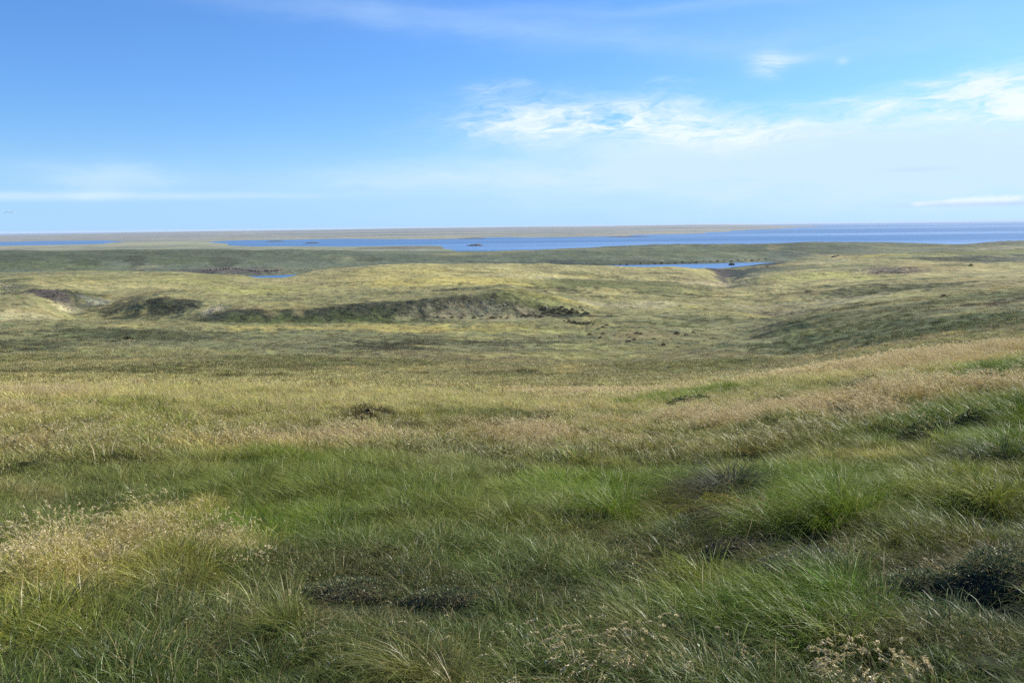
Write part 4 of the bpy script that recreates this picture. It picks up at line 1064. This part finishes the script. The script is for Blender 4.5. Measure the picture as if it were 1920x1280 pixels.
D = 1.0
bands = [  # key, r0, r1, clumps, base size
    ('near', 1.2, 7.0, int(14500 * D), .86), ('near', 7.0, 15.0, int(32000 * D), 1.0), ('mid', 15.0, 38.0, int(29000 * D), 1.0), ('mid', 38, 60, int(18000 * D), 1.25), ('far', 60, 240, int(58000 * D), 1.0), ('vale', 140, 760, int(33000 * D), 1.0)]
acc = {}
TB = np.array([1.75, 1.75, 1.2])      # clumps shade themselves, so a leaf is paler than the sward it makes
for key, r0, r1, n, bs_ in bands:
    pw = 1.0 if key in ('near', 'mid') else 0.0
    if key == 'near' and r0 > 5: pw = 0.0
    x, y, r = wedge(r0, r1, n, power=pw)
    if key == 'far':                                   # the sward thins out into the next band
        kf = rng.random(n) > sstep(135, 240, r); x, y, r = x[kf], y[kf], r[kf]; n = len(x)
    col, dry, lush, heath = cover(x, y, True)
    pick = rng.random(n)
    jit = np.exp(rng.normal(0, .24 if key != 'vale' else .12, n))[:, None] * (1 + rng.normal(0, .06, (n, 3)))
    tb = np.repeat(TB[None], n, 0); tb[:, 2] += .45 * dry; tb[:, :2] -= .2 * dry[:, None]
    if key == 'near': tb *= np.array([1.10, 1.17, 1.0])
    if key == 'vale': tb = np.array([[1.5, 1.5, 1.4]])
    tint = np.clip(col * jit * tb, .006, .6)
    clump = gnoise(x / 1.9, y / 1.9, 300) * .55 + gnoise(x / .65, y / .65, 301) * .65
    size = bs_ * rng.uniform(.7, 1.25, n) * (1 + .62 * clump)
    if key in ('near', 'mid'): size = np.where(rng.random(n) < sstep(.05, -.5, clump) * np.where(r < 7, .74, .9), size * np.where(r < 7, .42, .3), size)
    if key == 'vale':
        is_h = pick < np.clip(.06 + heath * .9, 0, 1)
        size = size * np.interp(r, [165, 400, 760], [.5, .9, 1.3])
        band = gnoise(x / 60, y / 22, 500) + .6 * gnoise(x / 17, y / 9, 501)
        kinds = {'green': ~is_h & (pick < .55) & (band > -.05), 'heath': is_h & (band < .5)}
        tint = np.where(is_h[:, None], tint * np.array([.62, .66, .68]), tint * 1.1)
    else:
        ph = np.clip(heath * .95, 0, .95); pl = np.clip(lush * .9, 0, .95) * (1 - ph); ps = np.clip((dry - .55) * 1.8, 0.0, .8) * (.25 + .35 * (r < 12) + (.75 - .35 * (r < 12)) * sstep(-.35, .35, gnoise(x / 7, y / 4, 411) + .5 * gnoise(x / 2.2, y / 1.5, 412))) * (1 - ph - pl)
        kinds = {'heath': pick < ph, 'lush': (pick >= ph) & (pick < ph + pl), 'seed': (pick >= ph + pl) & (pick < ph + pl + ps)}
        kinds['green'] = ~(kinds['heath'] | kinds['lush'] | kinds['seed'])
    if key == 'near': size = np.maximum(size, .56 * bs_)
    if key in ('near', 'mid'): size = np.where(kinds['heath'], np.maximum(size, .85 * bs_), size)
    for kd, mm in kinds.items():
        acc.setdefault((key, kd), []).append((x[mm], y[mm], tint[mm], size[mm]))
NAMES = {'green': 'grass', 'lush': 'lush_grass', 'seed': 'dry_seed_grass', 'heath': 'heath_cover'}
for (key, kd), lst in acc.items():
    x, y, c_, s_ = [np.concatenate([q_[i] for q_ in lst]) for i in range(4)]
    keep = np.ones(len(x), bool)
    for fx, fy, fr in FOOT: keep &= (x - fx) ** 2 + (y - fy) ** 2 > fr * fr
    x, y, c_, s_ = x[keep], y[keep], c_[keep], s_[keep]
    scatter(NAMES[kd], proto_col[key + '_' + kd], x, y, c_, s_, spread=1.6 if kd == 'heath' else (.95 if key == 'near' else .7))

# ------------------------------------------------------------------ air
hz = 57000.0
V = [(x_, y_, z_) for z_ in (-12, 101) for y_ in (-hz, hz) for x_ in (-hz, hz)]
q = [(0, 2, 3, 1), (4, 5, 7, 6), (0, 1, 5, 4), (2, 6, 7, 3), (0, 4, 6, 2), (1, 3, 7, 5)]
hm, t = new_mat('haze_air'); ho = t.n('ShaderNodeOutputMaterial'); hv = t.n('ShaderNodeVolumePrincipled')
hv.inputs['Color'].default_value = (.72, .85, 1, 1); hv.inputs['Density'].default_value = 2.0e-5; t.l(hv.outputs[0], ho.inputs['Volume'])
link('haze', quads_mesh('haze', np.array(V, float), q), hm, kind='stuff')

# ------------------------------------------------------------------ light, sky
SUN_AZ, SUN_EL = R(60), R(33)
sv = Vector((math.sin(SUN_AZ) * math.cos(SUN_EL), math.cos(SUN_AZ) * math.cos(SUN_EL), math.sin(SUN_EL)))
sl = bpy.data.lights.new('sun', 'SUN'); sl.energy = 5.0; sl.angle = R(.53); sl.color = (1, .92, .78)
so = bpy.data.objects.new('sun', sl); COL.objects.link(so); so.rotation_euler = sv.to_track_quat('Z', 'Y').to_euler(); so.location = (300, 200, 400)

wd = bpy.data.worlds.new('World'); scene.world = wd; wd.use_nodes = True
try: wd.cycles.sampling_method = 'NONE'
except Exception: pass
t = NT(wd.node_tree)
wo = t.n('ShaderNodeOutputWorld'); bg = t.n('ShaderNodeBackground')
sk = t.n('ShaderNodeTexSky'); sk.sky_type = 'NISHITA'; sk.sun_disc = False; sk.sun_elevation = SUN_EL; sk.sun_rotation = SUN_AZ
sk.altitude = 100; sk.air_density = 1.0; sk.dust_density = .3; sk.ozone_density = 2.5
SKYS = .10
tc = t.n('ShaderNodeTexCoord'); sx = t.n('ShaderNodeSeparateXYZ'); t.l(tc.outputs['Generated'], sx.inputs[0])
az = t.m('MULTIPLY', t.m('ARCTAN2', sx.outputs[0], sx.outputs[1]), 57.2958)
el = t.m('MULTIPLY', t.m('ARCSINE', sx.outputs[2]), 57.2958)


def vec(a, b, c=0.0):
    n = t.n('ShaderNodeCombineXYZ')
    for i, qv in enumerate((a, b, c)):
        if isinstance(qv, (int, float)): n.inputs[i].default_value = qv
        else: t.l(qv, n.inputs[i])
    return n.outputs[0]


def noise(v, scale, detail=6, rough=.6, dist=0.0):
    n = t.n('ShaderNodeTexNoise'); n.inputs['Scale'].default_value = scale; n.inputs['Detail'].default_value = detail
    n.inputs['Roughness'].default_value = rough; n.inputs['Distortion'].default_value = dist
    t.l(v, n.inputs['Vector']); return n.outputs[0]


wob = noise(vec(t.m('MULTIPLY', az, .10), t.m('MULTIPLY', el, .30)), 1.0, 4, .6)
wob2 = noise(vec(t.m('ADD', t.m('MULTIPLY', az, .12), 40.0), t.m('MULTIPLY', el, .35)), 1.0, 4, .6)
azw = t.m('ADD', az, t.m('MULTIPLY', t.m('SUBTRACT', wob, .5), 9.0))
elw = t.m('ADD', el, t.m('MULTIPLY', t.m('SUBTRACT', wob2, .5), 2.2))


def blob(u, v, ru, rv, s, wobbly=True, tilt=0.0):
    a0, d0 = azdep(u, v); a0, e0 = math.degrees(a0), -math.degrees(d0)
    A, E = (azw, elw) if wobbly else (az, el)
    k = 57.2958 / F
    da = t.m('SUBTRACT', A, a0)
    de = t.m('SUBTRACT', E, e0)
    if tilt: de = t.m('SUBTRACT', de, t.m('MULTIPLY', da, tilt))
    dx = t.m('DIVIDE', da, ru * k); dy = t.m('DIVIDE', de, rv * k)
    d = t.m('ADD', t.m('MULTIPLY', dx, dx), t.m('MULTIPLY', dy, dy))
    return t.m('MULTIPLY', t.m('EXPONENT', t.m('MULTIPLY', d, -1.0)), s)


def add(*xs):
    r = xs[0]
    for q_ in xs[1:]: r = t.m('ADD', r, q_)
    return r


# soft veil
veil = add(blob(1560, 285, 420, 26, .40), blob(1500, 330, 620, 70, .74), blob(1850, 310, 420, 80, .62), blob(900, 335, 330, 26, .52), blob(205, 336, 110, 22, .62), blob(190, 366, 330, 6, .62, False), blob(60, 372, 200, 5, .3, False), blob(1400, 275, 330, 34, .42),
           blob(900, 50, 520, 24, .26, True, -.10), blob(1700, 60, 330, 60, .16), blob(1250, 15, 300, 12, .18))
vn = noise(vec(t.m('MULTIPLY', azw, .16), t.m('MULTIPLY', elw, .9)), 1.0, 5, .55)
veil = t.m('MULTIPLY', veil, t.m('ADD', .12, t.m('MULTIPLY', vn, 1.7)))
# cirrus wisps
fib = noise(vec(t.m('MULTIPLY', azw, .26), t.m('MULTIPLY', t.m('ADD', elw, t.m('MULTIPLY', azw, -.05)), 1.15)), 1.0, 9, .62, .7)
wisp = add(blob(940, 225, 100, 26, .45), blob(1220, 235, 150, 34, .7), blob(1450, 258, 140, 16, .8), blob(1100, 228, 200, 40, 1.0), blob(1000, 245, 120, 22, .5), blob(1180, 215, 110, 24, .5), blob(1390, 245, 150, 30, .9), blob(1300, 262, 70, 10, .7, False), blob(1780, 205, 150, 26, .95), blob(1900, 190, 90, 50, .9), blob(1560, 188, 70, 8, .6),
           blob(1740, 160, 90, 9, .8), blob(1850, 165, 80, 14, .8), blob(1690, 200, 60, 10, .8), blob(1860, 215, 90, 14, .9), blob(1640, 225, 120, 9, .5), blob(905, 168, 30, 16, .7), blob(975, 158, 30, 12, .45), blob(1440, 118, 32, 22, .95, False), blob(1485, 112, 40, 8, .5, False), blob(1580, 115, 9, 6, .6, False), blob(1230, 195, 80, 7, .45, False), blob(1260, 156, 45, 5, .4))
fib2 = noise(vec(t.m('MULTIPLY', azw, .9), t.m('MULTIPLY', t.m('ADD', elw, t.m('MULTIPLY', azw, -.12)), 4.5)), 1.0, 6, .6, .5)
fib = t.m('ADD', t.m('MULTIPLY', fib, .68), t.m('MULTIPLY', fib2, .32))
wd_ = t.m('MULTIPLY', t.m('MULTIPLY', wisp, 1.0), t.m('MULTIPLY', t.m('SUBTRACT', fib, .36), 4.0, clamp=True))
# low cumulus bank at the far right
pf = noise(vec(t.m('MULTIPLY', az, 1.3), t.m('MULTIPLY', el, 2.2)), 1.0, 6, .6)
cum = add(blob(1880, 374, 70, 10, .85, False), blob(1800, 379, 50, 6, .75, False), blob(1725, 383, 22, 5, .75, False), blob(1900, 180, 40, 22, .7, False), blob(1905, 215, 40, 14, .7, False))
cumd = t.m('MULTIPLY', t.m('SUBTRACT', t.m('MULTIPLY', cum, t.m('ADD', pf, .25)), .28), 2.4, clamp=True)
grey = add(blob(1850, 382, 120, 4, .55, False), blob(1720, 318, 50, 4, .25, False))

skc = t.n('ShaderNodeVectorMath', operation='MULTIPLY'); t.l(sk.outputs[0], skc.inputs[0]); skc.inputs[1].default_value = (.372, .600, .925)
k = 1 / SKYS
low = t.m('EXPONENT', t.m('MULTIPLY', t.m('MULTIPLY', el, el), -1 / 16.0))
c0 = t.mix(t.m('MULTIPLY', low, .8), skc.outputs[0], (.243 * k, .400 * k, .593 * k))
c = t.mix(veil, c0, (.352 * k, .466 * k, .609 * k))
c = t.mix(t.m('MULTIPLY', wd_, .75, clamp=True), c, (.468 * k, .535 * k, .635 * k))
c = t.mix(t.m('MULTIPLY', cumd, .6), c, (.535 * k, .57 * k, .635 * k))
c = t.mix(grey, c, (.26 * k, .343 * k, .468 * k))
t.l(c, bg.inputs['Color']); bg.inputs['Strength'].default_value = SKYS
t.l(bg.outputs[0], wo.inputs[0])

# ------------------------------------------------------------------ render settings
vs = scene.view_settings
vs.view_transform = 'Standard'; vs.look = 'None'; vs.gamma = 1; vs.exposure = 0.88
scene.render.engine = 'CYCLES'
cy = scene.cycles
cy.use_adaptive_sampling = True; cy.adaptive_threshold = .012; cy.max_bounces = 4; cy.diffuse_bounces = 2; cy.glossy_bounces = 2; cy.transmission_bounces = 3; cy.transparent_max_bounces = 4; cy.volume_bounces = 0
cy.caustics_reflective = False; cy.caustics_refractive = False
cy.use_denoising = False
cy.sample_clamp_indirect = 4
